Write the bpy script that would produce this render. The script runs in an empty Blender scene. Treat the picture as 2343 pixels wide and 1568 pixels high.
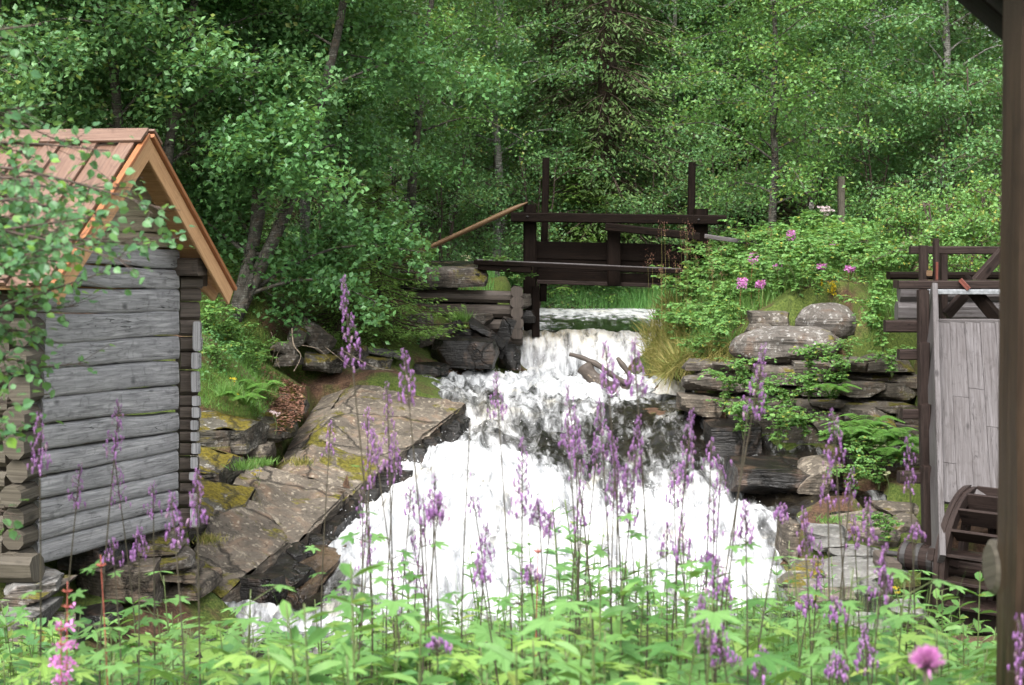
import bpy, math, random
import numpy as np
from mathutils import Vector, Matrix, noise as mnoise
random.seed(7); RNG = np.random.default_rng(7)
S = bpy.context.scene
C = S.collection
R = math.radians
# ------------------------------------------------------------------ camera, world, sun, exposure
F = 3473.0; CX = 1171.0; CY = 784.0; PITCH = R(5.17)
cd = bpy.data.cameras.new('camera'); cam = bpy.data.objects.new('camera', cd); C.objects.link(cam)
cd.sensor_width = 36; cd.lens = 36*F/2342; cd.clip_start = 0.05; cd.clip_end = 600
cam.location = (0, 0, 0); cam.rotation_euler = (R(90)-PITCH, 0, 0)
cd.dof.use_dof = True; cd.dof.focus_distance = 17; cd.dof.aperture_fstop = 6.5
S.camera = cam
w = bpy.data.worlds.new('World'); S.world = w; w.use_nodes = True
nt = w.node_tree; nt.nodes.clear()
sky = nt.nodes.new('ShaderNodeTexSky'); sky.sky_type = 'NISHITA'; sky.sun_disc = False
SUN_EL, SUN_AZ = R(55), R(200)
sky.sun_elevation = SUN_EL; sky.sun_rotation = SUN_AZ; sky.air_density = 1.0; sky.dust_density = 6.0; sky.ozone_density = 1.0
hs = nt.nodes.new('ShaderNodeHueSaturation'); hs.inputs['Saturation'].default_value = 0.22
bg = nt.nodes.new('ShaderNodeBackground'); bg.inputs[1].default_value = 0.15
wo = nt.nodes.new('ShaderNodeOutputWorld')
nt.links.new(sky.outputs[0], hs.inputs['Color']); nt.links.new(hs.outputs[0], bg.inputs[0]); nt.links.new(bg.outputs[0], wo.inputs[0])
sl = bpy.data.lights.new('sun', 'SUN'); sl.energy = 1.0; sl.angle = R(30); sl.color = (1, .975, .94)
so = bpy.data.objects.new('sun', sl); C.objects.link(so)
sv = Vector((math.sin(SUN_AZ)*math.cos(SUN_EL), math.cos(SUN_AZ)*math.cos(SUN_EL), math.sin(SUN_EL)))
so.rotation_euler = (-sv).to_track_quat('-Z', 'Y').to_euler(); so.location = (0, -5, 20)
S.view_settings.view_transform = 'Standard'; S.view_settings.look = 'None'; S.view_settings.gamma = 1
S.view_settings.exposure = 1.62
S.render.engine = 'CYCLES'
S.cycles.max_bounces = 6; S.cycles.diffuse_bounces = 3; S.cycles.glossy_bounces = 3; S.cycles.transmission_bounces = 4; S.cycles.transparent_max_bounces = 4

def P(px, py, d):
    x = (px-CX)/F; y = (CY-py)/F
    v = Vector((x, y*math.sin(PITCH)+math.cos(PITCH), y*math.cos(PITCH)-math.sin(PITCH)))
    return v*(d/v.y)

# ------------------------------------------------------------------ numpy noise
def _h(ix, iy, iz):
    n = (ix.astype(np.int64)*374761393 + iy.astype(np.int64)*668265263 + iz.astype(np.int64)*2147483647) & 0xffffffff
    n = ((n ^ (n >> 13))*1274126177) & 0xffffffff
    n = n ^ (n >> 16)
    return (n & 0xffffff)/float(0xffffff)*2-1
def vnoise(p):
    p = np.asarray(p, float); i = np.floor(p).astype(np.int64); f = p-i; f = f*f*(3-2*f)
    out = 0
    for dx in (0, 1):
        for dy in (0, 1):
            for dz in (0, 1):
                wgt = (f[:, 0] if dx else 1-f[:, 0])*(f[:, 1] if dy else 1-f[:, 1])*(f[:, 2] if dz else 1-f[:, 2])
                out = out+wgt*_h(i[:, 0]+dx, i[:, 1]+dy, i[:, 2]+dz)
    return out
def fbm(p, o=4, g=.5):
    p = np.asarray(p, float); a = 1; s = 0; t = 0
    for k in range(o):
        s = s+a*vnoise(p*(2.03**k)+17.3*k); t += a; a *= g
    return s/t

# ------------------------------------------------------------------ mesh builder
class MB:
    def __init__(s): s.v = []; s.l = []; s.n = []; s.uv = []; s.m = []; s.c = 0
    def add(s, verts, faces, uv=None, mat=0):
        verts = np.asarray(verts, float).reshape(-1, 3)
        ls = np.array([i for f in faces for i in f], np.int64); ns = np.array([len(f) for f in faces], np.int64)
        s.addraw(verts, ls, ns, uv, mat)
    def addraw(s, verts, ls, ns, uv=None, mat=0):
        s.v.append(verts); s.l.append(ls+s.c); s.n.append(ns); s.c += len(verts)
        s.uv.append(np.zeros((len(ls), 2)) if uv is None else np.asarray(uv, float).reshape(-1, 2))
        s.m.append(np.full(len(ns), mat))
    def build(s, name, mats, parent=None, smooth=False, attrs=None):
        v = np.concatenate(s.v); l = np.concatenate(s.l); n = np.concatenate(s.n); uv = np.concatenate(s.uv); m = np.concatenate(s.m)
        me = bpy.data.meshes.new(name)
        me.vertices.add(len(v)); me.vertices.foreach_set('co', v.astype(np.float32).ravel())
        me.loops.add(len(l)); me.loops.foreach_set('vertex_index', l.astype(np.int32))
        me.polygons.add(len(n)); st = np.concatenate([[0], np.cumsum(n)[:-1]])
        me.polygons.foreach_set('loop_start', st.astype(np.int32))
        if not isinstance(mats, (list, tuple)): mats = [mats]
        for mm in mats: me.materials.append(mm)
        me.polygons.foreach_set('material_index', m.astype(np.int32))
        me.polygons.foreach_set('use_smooth', np.full(len(n), smooth))
        u = me.uv_layers.new(name='UVMap'); u.data.foreach_set('uv', uv.astype(np.float32).ravel())
        if attrs:
            for k, a in attrs.items():
                at = me.attributes.new(k, 'FLOAT', 'POINT'); at.data.foreach_set('value', np.asarray(a, np.float32))
        me.update(calc_edges=True); me.validate()
        o = bpy.data.objects.new(name, me); C.objects.link(o)
        if parent: o.parent = parent
        return o
def tag(o, label=None, cat=None, group=None, kind=None):
    if label: o['label'] = label
    if cat: o['category'] = cat
    if group: o['group'] = group
    if kind: o['kind'] = kind
    return o
def empty(name, loc, label, cat, group=None):
    o = bpy.data.objects.new(name, None); C.objects.link(o); o.location = loc; o.empty_display_size = .2
    return tag(o, label, cat, group)
def adopt(root, *obs):          # parts built in world space: parent and keep place
    bpy_inv = Matrix.Translation(-Vector(root.location))
    for o in obs:
        o.parent = root; o.matrix_parent_inverse = bpy_inv
def copy_tree(root, loc, rotz, scale=1.0, label=None):
    r = root.copy(); C.objects.link(r); r.location = loc; r.rotation_euler = (0, 0, rotz); r.scale = (scale,)*3
    if label: r['label'] = label
    for ch in root.children:
        c = ch.copy(); C.objects.link(c); c.parent = r
        for g in ch.children:
            e = g.copy(); C.objects.link(e); e.parent = c
    return r

# template instancing into one mesh
def stamp(mb, tv, tf, pos, ax, nrm, size, mat=0, wid=None):
    """place template (x across, y along axis, z normal) at pos with axis ax, normal nrm"""
    pos = np.asarray(pos, float); N = len(pos)
    if N == 0: return
    ax = ax/np.maximum(np.linalg.norm(ax, axis=1, keepdims=True), 1e-6)
    sx = np.cross(ax, nrm); sx /= np.maximum(np.linalg.norm(sx, axis=1, keepdims=True), 1e-6)
    nz = np.cross(sx, ax)
    size = np.broadcast_to(np.asarray(size, float), (N,)); wv = size if wid is None else np.broadcast_to(wid, (N,))
    tv = np.asarray(tv, float)
    V = pos[:, None, :]+tv[None, :, 0:1]*(sx*wv[:, None])[:, None, :]+tv[None, :, 1:2]*(ax*size[:, None])[:, None, :]+tv[None, :, 2:3]*(nz*size[:, None])[:, None, :]
    ls = np.array([i for f in tf for i in f]); ns = np.array([len(f) for f in tf])
    L = (ls[None, :]+(np.arange(N)*len(tv))[:, None]).ravel()
    mb.addraw(V.reshape(-1, 3), L, np.tile(ns, N), mat=mat)
LEAF4 = ([(0, 0, 0), (.36, .45, .06), (0, 1, -.06), (-.36, .45, .06)], [(0, 1, 2, 3)])
LEAF6 = ([(0, 0, 0), (.3, .25, .07), (.33, .6, .05), (0, 1, -.12), (-.33, .6, .05), (-.3, .25, .07), (0, .5, -.03)], [(0, 1, 6), (1, 2, 6), (2, 3, 6), (3, 4, 6), (4, 5, 6), (5, 0, 6)])
NARROW = ([(0, 0, 0), (.09, .4, .03), (0, 1, -.1), (-.09, .4, .03)], [(0, 1, 2, 3)])
BLADE = ([(-.5, 0, 0), (.5, 0, 0), (.35, .5, .05), (-.35, .5, .05), (0, 1, .25)], [(0, 1, 2, 3), (3, 2, 4)])
def rv(n, s=1.0): return RNG.normal(0, s, (n, 3))
def unit(v): return v/np.maximum(np.linalg.norm(v, axis=-1, keepdims=True), 1e-6)

def tube(mb, pts, rad, n=6, mat=0, cap=True):
    pts = np.asarray(pts, float); m = len(pts); rad = np.broadcast_to(rad, (m,))
    t = unit(np.gradient(pts, axis=0)); up = np.array([0, 0, 1.0]) if abs(t[0, 2]) < .9 else np.array([1.0, 0, 0])
    a = unit(np.cross(t, up)); b = np.cross(t, a); th = np.arange(n)/n*2*math.pi
    V = pts[:, None, :]+rad[:, None, None]*(np.cos(th)[None, :, None]*a[:, None, :]+np.sin(th)[None, :, None]*b[:, None, :])
    i = np.arange(m-1)[:, None]*n; j = np.arange(n)[None, :]; k = (j+1) % n
    q = np.stack([i+j, i+k, i+n+k, i+n+j], -1).reshape(-1)
    Ls = np.concatenate([[0], np.cumsum(np.linalg.norm(np.diff(pts, axis=0), axis=1))])
    u0 = Ls[:-1][:, None]+0*j; u1 = Ls[1:][:, None]+0*j; rr = rad[:-1][:, None]
    va = 2*math.pi*rr*j/n; vb = 2*math.pi*rr*(j+1)/n
    uv = np.stack([np.stack([u0, va], -1), np.stack([u0, vb], -1), np.stack([u1, vb], -1), np.stack([u1, va], -1)], 2).reshape(-1, 2)
    ls = q; ns = np.full((m-1)*n, 4)
    if cap:
        ls = np.concatenate([ls, np.arange(n)[::-1], (m-1)*n+np.arange(n)]); ns = np.concatenate([ns, [n, n]])
        cu = np.stack([np.cos(th)*rad[0]*.3, np.sin(th)*rad[0]], -1)
        uv = np.concatenate([uv, cu, cu])
    mb.addraw(V.reshape(-1, 3), ls, ns, uv, mat)

def beam(mb, a, b, w, h, up=(0, 0, 1), rough=.004, seg=None, bev=.12, twist=0, mat=0, sag=0, end=None):
    """weathered timber from a to b; w across, h along up. rounded rectangular section"""
    a = np.array(a, float); b = np.array(b, float); L = np.linalg.norm(b-a); t = (b-a)/L
    up = np.array(up, float); up = up-t*np.dot(up, t); up /= np.linalg.norm(up); s = np.cross(t, up)
    seg = seg or max(2, int(L/.12))
    k = min(w, h)*bev
    sec = [(-w/2+k, -h/2), (0, -h/2), (w/2-k, -h/2), (w/2, -h/2+k), (w/2, 0), (w/2, h/2-k), (w/2-k, h/2), (0, h/2), (-w/2+k, h/2), (-w/2, h/2-k), (-w/2, 0), (-w/2, -h/2+k)]
    n = len(sec); V = []; off = random.uniform(0, 50); acc = [0]
    for q in range(n):
        c0, c1 = sec[q], sec[(q+1) % n]; acc.append(acc[-1]+math.hypot(c0[0]-c1[0], c0[1]-c1[1]))
    for i in range(seg+1):
        f = i/seg; sg = -sag*4*f*(1-f)
        for (x, y) in sec: V.append(a+t*L*f+s*x+up*(y+sg))
    V = np.array(V)
    V += np.stack([fbm(V*np.array([3, 3, 3])+off+31*q, 2) for q in range(3)], 1)*rough
    faces = []; uv = []
    for i in range(seg):
        for q in range(n):
            r = (q+1) % n; faces.append((i*n+q, i*n+r, (i+1)*n+r, (i+1)*n+q))
            u0 = i/seg*L+off; u1 = (i+1)/seg*L+off; uv += [(u0, acc[q]+off), (u0, acc[q+1]+off), (u1, acc[q+1]+off), (u1, acc[q]+off)]
    faces.append(tuple(range(n))[::-1]); faces.append(tuple(seg*n+q for q in range(n)))
    for _ in range(2): uv += [(off+x*.3, off+y) for x, y in sec]
    mb.add(V, faces, uv, mat)
    return mb

# ------------------------------------------------------------------ materials
def new_mat(name):
    m = bpy.data.materials.new(name); m.use_nodes = True; n = m.node_tree; n.nodes.clear()
    o = n.nodes.new('ShaderNodeOutputMaterial'); return m, n, o
def N_(n, t, **kw):
    x = n.nodes.new(t)
    for k, v in kw.items(): setattr(x, k, v)
    return x
def noise_n(n, scale, detail=4, rough=.6, vec=None, dist=0):
    x = n.nodes.new('ShaderNodeTexNoise'); x.inputs['Scale'].default_value = scale; x.inputs['Detail'].default_value = detail
    x.inputs['Roughness'].default_value = rough; x.inputs['Distortion'].default_value = dist
    if vec is not None: n.links.new(vec, x.inputs['Vector'])
    return x.outputs[0]
def ramp(n, fac, stops):
    r = n.nodes.new('ShaderNodeValToRGB'); e = r.color_ramp.elements
    while len(e) < len(stops): e.new(.5)
    for q, (p, c) in enumerate(stops):
        e[q].position = p; e[q].color = (c, c, c, 1) if isinstance(c, (int, float)) else (*c, 1)
    n.links.new(fac, r.inputs[0]); return r.outputs[0]
def mixc(n, f, a, b, mode='MIX'):
    x = n.nodes.new('ShaderNodeMix'); x.data_type = 'RGBA'; x.blend_type = mode
    for sock, val in ((x.inputs[0], f), (x.inputs[6], a), (x.inputs[7], b)):
        if isinstance(val, (int, float)): sock.default_value = val
        elif isinstance(val, tuple): sock.default_value = (*val, 1)
        else: n.links.new(val, sock)
    return x.outputs[2]
def math_n(n, op, a, b=0.0, clamp=False):
    x = n.nodes.new('ShaderNodeMath'); x.operation = op; x.use_clamp = clamp
    for sock, val in ((x.inputs[0], a), (x.inputs[1], b)):
        if isinstance(val, (int, float)): sock.default_value = val
        else: n.links.new(val, sock)
    return x.outputs[0]
def bsdf(n, o, col, rough=.7, spec=.4, bump=None, bs=.3, bd=.02):
    b = n.nodes.new('ShaderNodeBsdfPrincipled')
    if isinstance(col, tuple): b.inputs['Base Color'].default_value = (*col, 1)
    else: n.links.new(col, b.inputs['Base Color'])
    if isinstance(rough, (int, float)): b.inputs['Roughness'].default_value = rough
    else: n.links.new(rough, b.inputs['Roughness'])
    b.inputs['Specular IOR Level'].default_value = spec
    if bump is not None:
        u = n.nodes.new('ShaderNodeBump'); u.inputs['Strength'].default_value = bs; u.inputs['Distance'].default_value = bd
        n.links.new(bump, u.inputs['Height']); n.links.new(u.outputs[0], b.inputs['Normal'])
    if o is not None: n.links.new(b.outputs[0], o.inputs[0])
    return b
def mapped(n, src, scale):
    m = n.nodes.new('ShaderNodeMapping'); m.inputs['Scale'].default_value = scale; n.links.new(src, m.inputs['Vector']); return m.outputs[0]

def leaf_mat(name, c1, c2, c3=None, rough=.42, trans=.35, patch=None):
    m, n, o = new_mat(name)
    g = N_(n, 'ShaderNodeNewGeometry'); tc = N_(n, 'ShaderNodeTexCoord')
    r = g.outputs['Random Per Island']
    st = [(0, c1), (.75, c2)]
    if c3: st += [(.93, c2), (.96, c3)]
    col = ramp(n, r, st)
    big = noise_n(n, .8, 2, .5, tc.outputs['Object'])
    col = mixc(n, ramp(n, big, [(.38, 0.0), (.62, .35)]), col, c1)
    b = bsdf(n, None, col, rough, .38)
    t = N_(n, 'ShaderNodeBsdfTranslucent'); tcx = mixc(n, .35, col, (.35, .5, .05)); n.links.new(tcx, t.inputs[0])
    x = N_(n, 'ShaderNodeMixShader'); x.inputs[0].default_value = trans
    n.links.new(b.outputs[0], x.inputs[1]); n.links.new(t.outputs[0], x.inputs[2]); n.links.new(x.outputs[0], o.inputs[0])
    return m
def plain(name, c, rough=.6, var=.25, sc=30, spec=.4):
    m, n, o = new_mat(name); tc = N_(n, 'ShaderNodeTexCoord')
    f = noise_n(n, sc, 3, .6, tc.outputs['Object'])
    col = mixc(n, ramp(n, f, [(.35, 0.0), (.65, 1.0)]), tuple(x*(1-var) for x in c), tuple(min(1, x*(1+var)) for x in c))
    bsdf(n, o, col, rough, spec, f, .2, .005); return m
def wood_mat(name, dark, mid, light, rough=(.5, .8), crack=.6, grain=1.0, spec=.3, knots=True, wet_top=False):
    m, n, o = new_mat(name); uv = N_(n, 'ShaderNodeUVMap').outputs[0]
    g1 = noise_n(n, 1, 6, .65, mapped(n, uv, (2.5*grain, 55*grain, 1)), .4)
    g2 = noise_n(n, 1, 4, .6, mapped(n, uv, (.7, 5, 1)))
    g3 = noise_n(n, 1, 3, .5, mapped(n, uv, (9, 14, 1)), 1)
    col = mixc(n, ramp(n, g1, [(.3, 0.0), (.7, 1.0)]), dark, light)
    col = mixc(n, ramp(n, g2, [(.3, 0.0), (.7, .75)]), col, mid)
    col = mixc(n, ramp(n, g3, [(.55, 0.0), (.75, .45)]), col, dark)
    ck = noise_n(n, 1, 2, .5, mapped(n, uv, (1.3, 26, 1)), .2)
    ckm = ramp(n, ck, [(.492, 0.0), (.5, 1.0), (.508, 0.0)])
    brk = ramp(n, noise_n(n, 1, 2, .5, mapped(n, uv, (1.1, 3, 1))), [(.5, 0.0), (.58, 1.0)])
    ckm = math_n(n, 'MULTIPLY', ckm, brk)
    col = mixc(n, math_n(n, 'MULTIPLY', ckm, crack), col, tuple(x*.12 for x in dark))
    if knots:
        vo = N_(n, 'ShaderNodeTexVoronoi'); vo.inputs['Scale'].default_value = 1; n.links.new(mapped(n, uv, (2.2, 5, 1)), vo.inputs['Vector'])
        kn = ramp(n, vo.outputs['Distance'], [(.05, 1.0), (.13, 0.0)])
        col = mixc(n, math_n(n, 'MULTIPLY', kn, .7), col, tuple(x*.4 for x in dark))
    h = math_n(n, 'SUBTRACT', g1, math_n(n, 'MULTIPLY', ckm, .8))
    rr = ramp(n, g2, [(.3, rough[0]), (.7, rough[1])])
    if wet_top:
        sp = N_(n, 'ShaderNodeSeparateXYZ'); n.links.new(N_(n, 'ShaderNodeNewGeometry').outputs['True Normal'], sp.inputs[0]); rr = mixc(n, ramp(n, sp.outputs[2], [(.75, 0.0), (.95, 1.0)]), rr, (.16, .16, .16))
    bsdf(n, o, col, rr, spec, h, .6, .006)
    return m
def rock_mat(name, c1, c2, lich=(.42, .4, .36), la=.5, moss=.5, mosscol=(.17, .15, .02), wet=0.0, sc=1.0, crk=.8, hue=(.12, .075, .05)):
    m, n, o = new_mat(name); tc = N_(n, 'ShaderNodeTexCoord').outputs['Object']; g = N_(n, 'ShaderNodeNewGeometry')
    a = noise_n(n, 2.2*sc, 8, .65, tc, .3); b = noise_n(n, 9*sc, 6, .7, tc); c = noise_n(n, 26*sc, 4, .6, tc)
    strat = noise_n(n, 1, 5, .6, mapped(n, tc, (3*sc, 3*sc, 38*sc)))
    col = mixc(n, ramp(n, a, [(.32, 0.0), (.66, 1.0)]), c1, c2)
    col = mixc(n, ramp(n, noise_n(n, 3.1*sc, 3, .5, tc, 1.0), [(.52, 0.0), (.7, .6)]), col, hue)
    vo = N_(n, 'ShaderNodeTexVoronoi'); vo.inputs['Scale'].default_value = 16*sc; vo.inputs['Randomness'].default_value = 1
    dv = mixc(n, .12, tc, noise_n(n, 14*sc, 4, .7, tc)); n.links.new(dv, vo.inputs['Vector'])
    l = math_n(n, 'MULTIPLY', ramp(n, vo.outputs['Distance'], [(.24, 1.0), (.34, 0.0)]), ramp(n, b, [(.5-.12*la, 0.0), (.62-.12*la, 1.0)]))
    l = math_n(n, 'MAXIMUM', l, ramp(n, noise_n(n, 5*sc, 8, .8, tc, .5), [(.6-.08*la, 0.0), (.66-.08*la, .8)]))
    col = mixc(n, math_n(n, 'MULTIPLY', l, min(1, la*1.3)), col, lich)
    col = mixc(n, ramp(n, c, [(.3, .6), (.45, 0.0)]), col, tuple(x*.2 for x in c1))
    sep = N_(n, 'ShaderNodeSeparateXYZ'); n.links.new(g.outputs['True Normal'], sep.inputs[0])
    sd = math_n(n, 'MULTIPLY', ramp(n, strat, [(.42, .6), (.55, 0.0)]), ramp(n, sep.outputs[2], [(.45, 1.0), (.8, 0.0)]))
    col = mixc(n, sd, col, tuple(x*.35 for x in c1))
    mu = ramp(n, sep.outputs[2], [(.25, 0.0), (.75, 1.0)])
    mn = ramp(n, noise_n(n, 1.7*sc, 6, .65, tc, .3), [(.63-.2*moss, 0.0), (.68-.2*moss, 1.0)])
    mm = math_n(n, 'MULTIPLY', mu, mn)
    mcol = mixc(n, ramp(n, c, [(.35, 0.0), (.65, 1.0)]), tuple(x*.35 for x in mosscol), mosscol)
    if moss > 0: col = mixc(n, mm, col, mcol)
    h = math_n(n, 'ADD', math_n(n, 'MULTIPLY', b, 1.0), math_n(n, 'ADD', math_n(n, 'MULTIPLY', c, .5), math_n(n, 'MULTIPLY', math_n(n, 'MULTIPLY', strat, ramp(n, sep.outputs[2], [(.45, 1.0), (.8, 0.0)])), 1.2)))
    if moss > 0: h = math_n(n, 'ADD', h, math_n(n, 'MULTIPLY', mm, math_n(n, 'MULTIPLY', noise_n(n, 90*sc, 2, .6, tc), 1.5)))
    vc = N_(n, 'ShaderNodeTexVoronoi'); vc.feature = 'DISTANCE_TO_EDGE'; vc.inputs['Scale'].default_value = 1.0*sc; n.links.new(mixc(n, .25, mapped(n, tc, (1, 1, .4)), noise_n(n, 2.5*sc, 5, .65, tc)), vc.inputs['Vector'])
    ck = ramp(n, vc.outputs['Distance'], [(.0, 1.0), (.022, 0.0)]); col = mixc(n, math_n(n, 'MULTIPLY', ck, crk), col, tuple(x*.15 for x in c1)); h = math_n(n, 'SUBTRACT', h, math_n(n, 'MULTIPLY', ck, 1.5*crk))
    rg = ramp(n, b, [(.35, .75-.6*wet), (.65, .95-.5*wet)])
    if wet > .5: rg = mixc(n, ramp(n, sep.outputs[2], [(.6, 0.0), (.9, 1.0)]), rg, (.13, .13, .13))
    bsdf(n, o, col, rg, .3+.1*wet, h, .7, .03); return m
M = {}
M['alder'] = leaf_mat('alder_leaf', (.038, .115, .036), (.12, .27, .09))
M['birch'] = leaf_mat('birch_leaf', (.055, .15, .052), (.165, .32, .12), (.22, .27, .07))
M['birch_warm'] = leaf_mat('birch_leaf_warm', (.055, .15, .038), (.17, .33, .09), (.26, .26, .06))
M['spruce'] = leaf_mat('spruce_needle', (.04, .085, .022), (.09, .155, .04), None, .6, .12)
M['spruce_young'] = leaf_mat('spruce_needle_young', (.08, .17, .03), (.18, .30, .06), None, .6, .2)
M['spruce_brown'] = leaf_mat('spruce_twig', (.04, .04, .018), (.09, .075, .035), None, .8, .1)
M['rasp'] = leaf_mat('raspberry_leaf', (.065, .17, .04), (.17, .32, .085), (.35, .32, .06), .5, .35)
M['herb'] = leaf_mat('herb_leaf', (.06, .17, .04), (.19, .36, .11), (.40, .42, .10), .45, .4)
M['herb_y'] = leaf_mat('yellowish_herb_leaf', (.14, .27, .05), (.32, .47, .12), (.5, .4, .1), .45, .4)
M['herb_d'] = leaf_mat('dark_herb_leaf', (.04, .12, .035), (.10, .24, .08), (.2, .3, .06), .45, .35)
M['fore'] = leaf_mat('near_birch_leaf', (.05, .14, .06), (.12, .26, .1), (.2, .38, .05), .35, .4)
M['fern'] = leaf_mat('fern_frond', (.06, .16, .03), (.12, .26, .05), None, .5, .35)
M['grass'] = leaf_mat('grass_blade', (.07, .17, .035), (.16, .30, .07), (.3, .28, .1), .5, .35)
M['grass_dry'] = leaf_mat('dry_grass', (.12, .13, .03), (.30, .24, .08), (.12, .2, .04), .6, .3)
M['reed'] = leaf_mat('pond_grass', (.10, .28, .07), (.22, .45, .14), None, .5, .4)
M['purple'] = leaf_mat('purple_petal', (.22, .085, .28), (.44, .22, .49), (.40, .26, .34), .5, .3)
M['pink'] = leaf_mat('pink_petal', (.48, .12, .42), (.66, .28, .6), None, .5, .35)
M['palepink'] = leaf_mat('pale_petal', (.6, .45, .5), (.75, .62, .66), None, .6, .3)
M['cream'] = leaf_mat('cream_petal', (.6, .58, .35), (.78, .76, .55), None, .6, .3)
M['yellow'] = leaf_mat('yellow_petal', (.6, .42, .01), (.75, .6, .04), None, .6, .25)
M['stem'] = plain('green_stem', (.09, .12, .04), .6)
M['stem_dark'] = plain('dark_stem', (.055, .045, .03), .6)
M['stem_red'] = plain('reddish_stem', (.28, .07, .05), .6)
M['bark'] = rock_mat('mossy_bark', (.05, .045, .035), (.13, .12, .1), (.28, .28, .25), .6, .3, (.12, .13, .03), 0, 2.5)
M['bark_birch'] = rock_mat('birch_bark', (.2, .19, .17), (.42, .4, .37), (.6, .58, .55), .5, 0, wet=0, sc=2)
M['bark_spruce'] = rock_mat('spruce_bark', (.05, .035, .025), (.1, .07, .05), la=.3, moss=0, sc=3)
M['twig'] = plain('twig_bark', (.07, .05, .04), .8)
M['root'] = plain('pale_dead_wood', (.17, .135, .10), .8, .5)
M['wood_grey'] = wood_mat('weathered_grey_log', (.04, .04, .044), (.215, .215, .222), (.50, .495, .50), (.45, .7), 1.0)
M['wood_yel'] = wood_mat('half_sheltered_log', (.12, .10, .07), (.26, .22, .15), (.40, .36, .26), (.6, .8), 1.0)
M['wood_end'] = wood_mat('dark_log_end', (.02, .017, .015), (.06, .048, .038), (.15, .12, .10), (.4, .8), .6)
M['wood_new'] = wood_mat('fresh_pine', (.30, .15, .065), (.48, .27, .13), (.60, .38, .21), (.45, .6), .25)
M['wood_roof'] = wood_mat('stained_roof_board', (.06, .026, .015), (.135, .07, .043), (.22, .145, .105), (.35, .55), .3, spec=.5)
M['wood_red'] = wood_mat('fresh_roof_edge', (.16, .055, .02), (.27, .10, .04), (.38, .17, .07), (.35, .5), .2)
M['wood_dam'] = wood_mat('tarred_wet_timber', (.0015, .001, .0008), (.005, .0032, .0024), (.015, .0085, .0055), (.6, .9), .6, spec=.08, wet_top=True)
M['wood_flume'] = wood_mat('brown_flume_timber', (.006, .0042, .0036), (.020, .0135, .0115), (.052, .036, .031), (.5, .8), .7, spec=.12, wet_top=True)
M['red_wood'] = wood_mat('dark_red_wood', (.05, .012, .008), (.12, .03, .02), (.18, .06, .04))
M['wood_bed'] = wood_mat('silvery_flume_board', (.028, .022, .02), (.07, .062, .061), (.14, .131, .133), (.4, .6), .7, spec=.25, grain=.8)
M['wood_post'] = wood_mat('brown_near_post', (.005, .003, .002), (.022, .013, .008), (.075, .048, .03), (.4, .6), 1.0, grain=.9, spec=.2)
M['wood_pole'] = wood_mat('brown_pole', (.05, .026, .012), (.11, .06, .028), (.18, .11, .05), (.4, .6), .3)
M['metal'] = plain('galvanised_edge', (.20, .21, .22), .45)
M['iron'] = plain('dark_iron', (.03, .028, .027), .5)
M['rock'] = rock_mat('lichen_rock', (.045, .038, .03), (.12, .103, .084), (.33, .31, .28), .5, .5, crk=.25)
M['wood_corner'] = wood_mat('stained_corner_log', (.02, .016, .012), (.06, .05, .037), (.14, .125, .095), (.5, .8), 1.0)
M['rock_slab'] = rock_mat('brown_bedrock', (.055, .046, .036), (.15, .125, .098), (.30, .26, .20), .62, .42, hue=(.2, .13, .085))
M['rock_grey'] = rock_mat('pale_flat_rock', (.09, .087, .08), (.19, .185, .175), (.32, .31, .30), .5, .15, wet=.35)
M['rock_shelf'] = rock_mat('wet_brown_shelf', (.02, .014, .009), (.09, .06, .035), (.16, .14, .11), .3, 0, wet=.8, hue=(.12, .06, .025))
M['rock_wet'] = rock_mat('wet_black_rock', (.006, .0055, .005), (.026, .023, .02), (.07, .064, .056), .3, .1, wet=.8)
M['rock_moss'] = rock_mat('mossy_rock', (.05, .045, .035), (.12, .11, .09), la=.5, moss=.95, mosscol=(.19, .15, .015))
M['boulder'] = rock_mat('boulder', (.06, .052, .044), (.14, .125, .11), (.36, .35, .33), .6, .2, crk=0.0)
# ------------------------------------------------------------------ terrain from surveyed points
PZ = -2.07
def RBF(pts):
    pts = np.array([tuple(p) for p in pts], float); xy = pts[:, :2]; z = pts[:, 2]
    Kk = -np.linalg.norm(xy[:, None]-xy[None], axis=2); n = len(z)
    A = np.zeros((n+1, n+1)); A[:n, :n] = Kk-np.eye(n)*.08; A[n, :n] = 1; A[:n, n] = 1
    wts = np.linalg.solve(A, np.concatenate([z, [0]]))
    def f(X, Y):
        X = np.asarray(X, float); Y = np.asarray(Y, float); sh = np.broadcast(X, Y).shape
        q = np.stack(np.broadcast_arrays(X, Y), -1).reshape(-1, 2); out = np.empty(len(q))
        for i in range(0, len(q), 20000):
            out[i:i+20000] = -np.linalg.norm(q[i:i+20000, None]-xy[None], axis=2)@wts[:n]+wts[n]
        return out.reshape(sh)
    return f
T = [(x, y, z) for x in (-6, -3, 0, 3, 6) for y, z in ((-3, -1.6), (1, -1.65), (3, -1.85), (5, -2.3), (7, -2.85))]
T += [(-4, 9, -3.1), (-3.6, 11, -3.2), (-2, 9, -3.45), (0, 9, -3.55), (2, 9, -3.5), (3.4, 9, -3.3), (5, 10, -3.2), (-1, 11, -4.1), (1, 11, -4.1), (2.4, 11, -3.9)]
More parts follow.
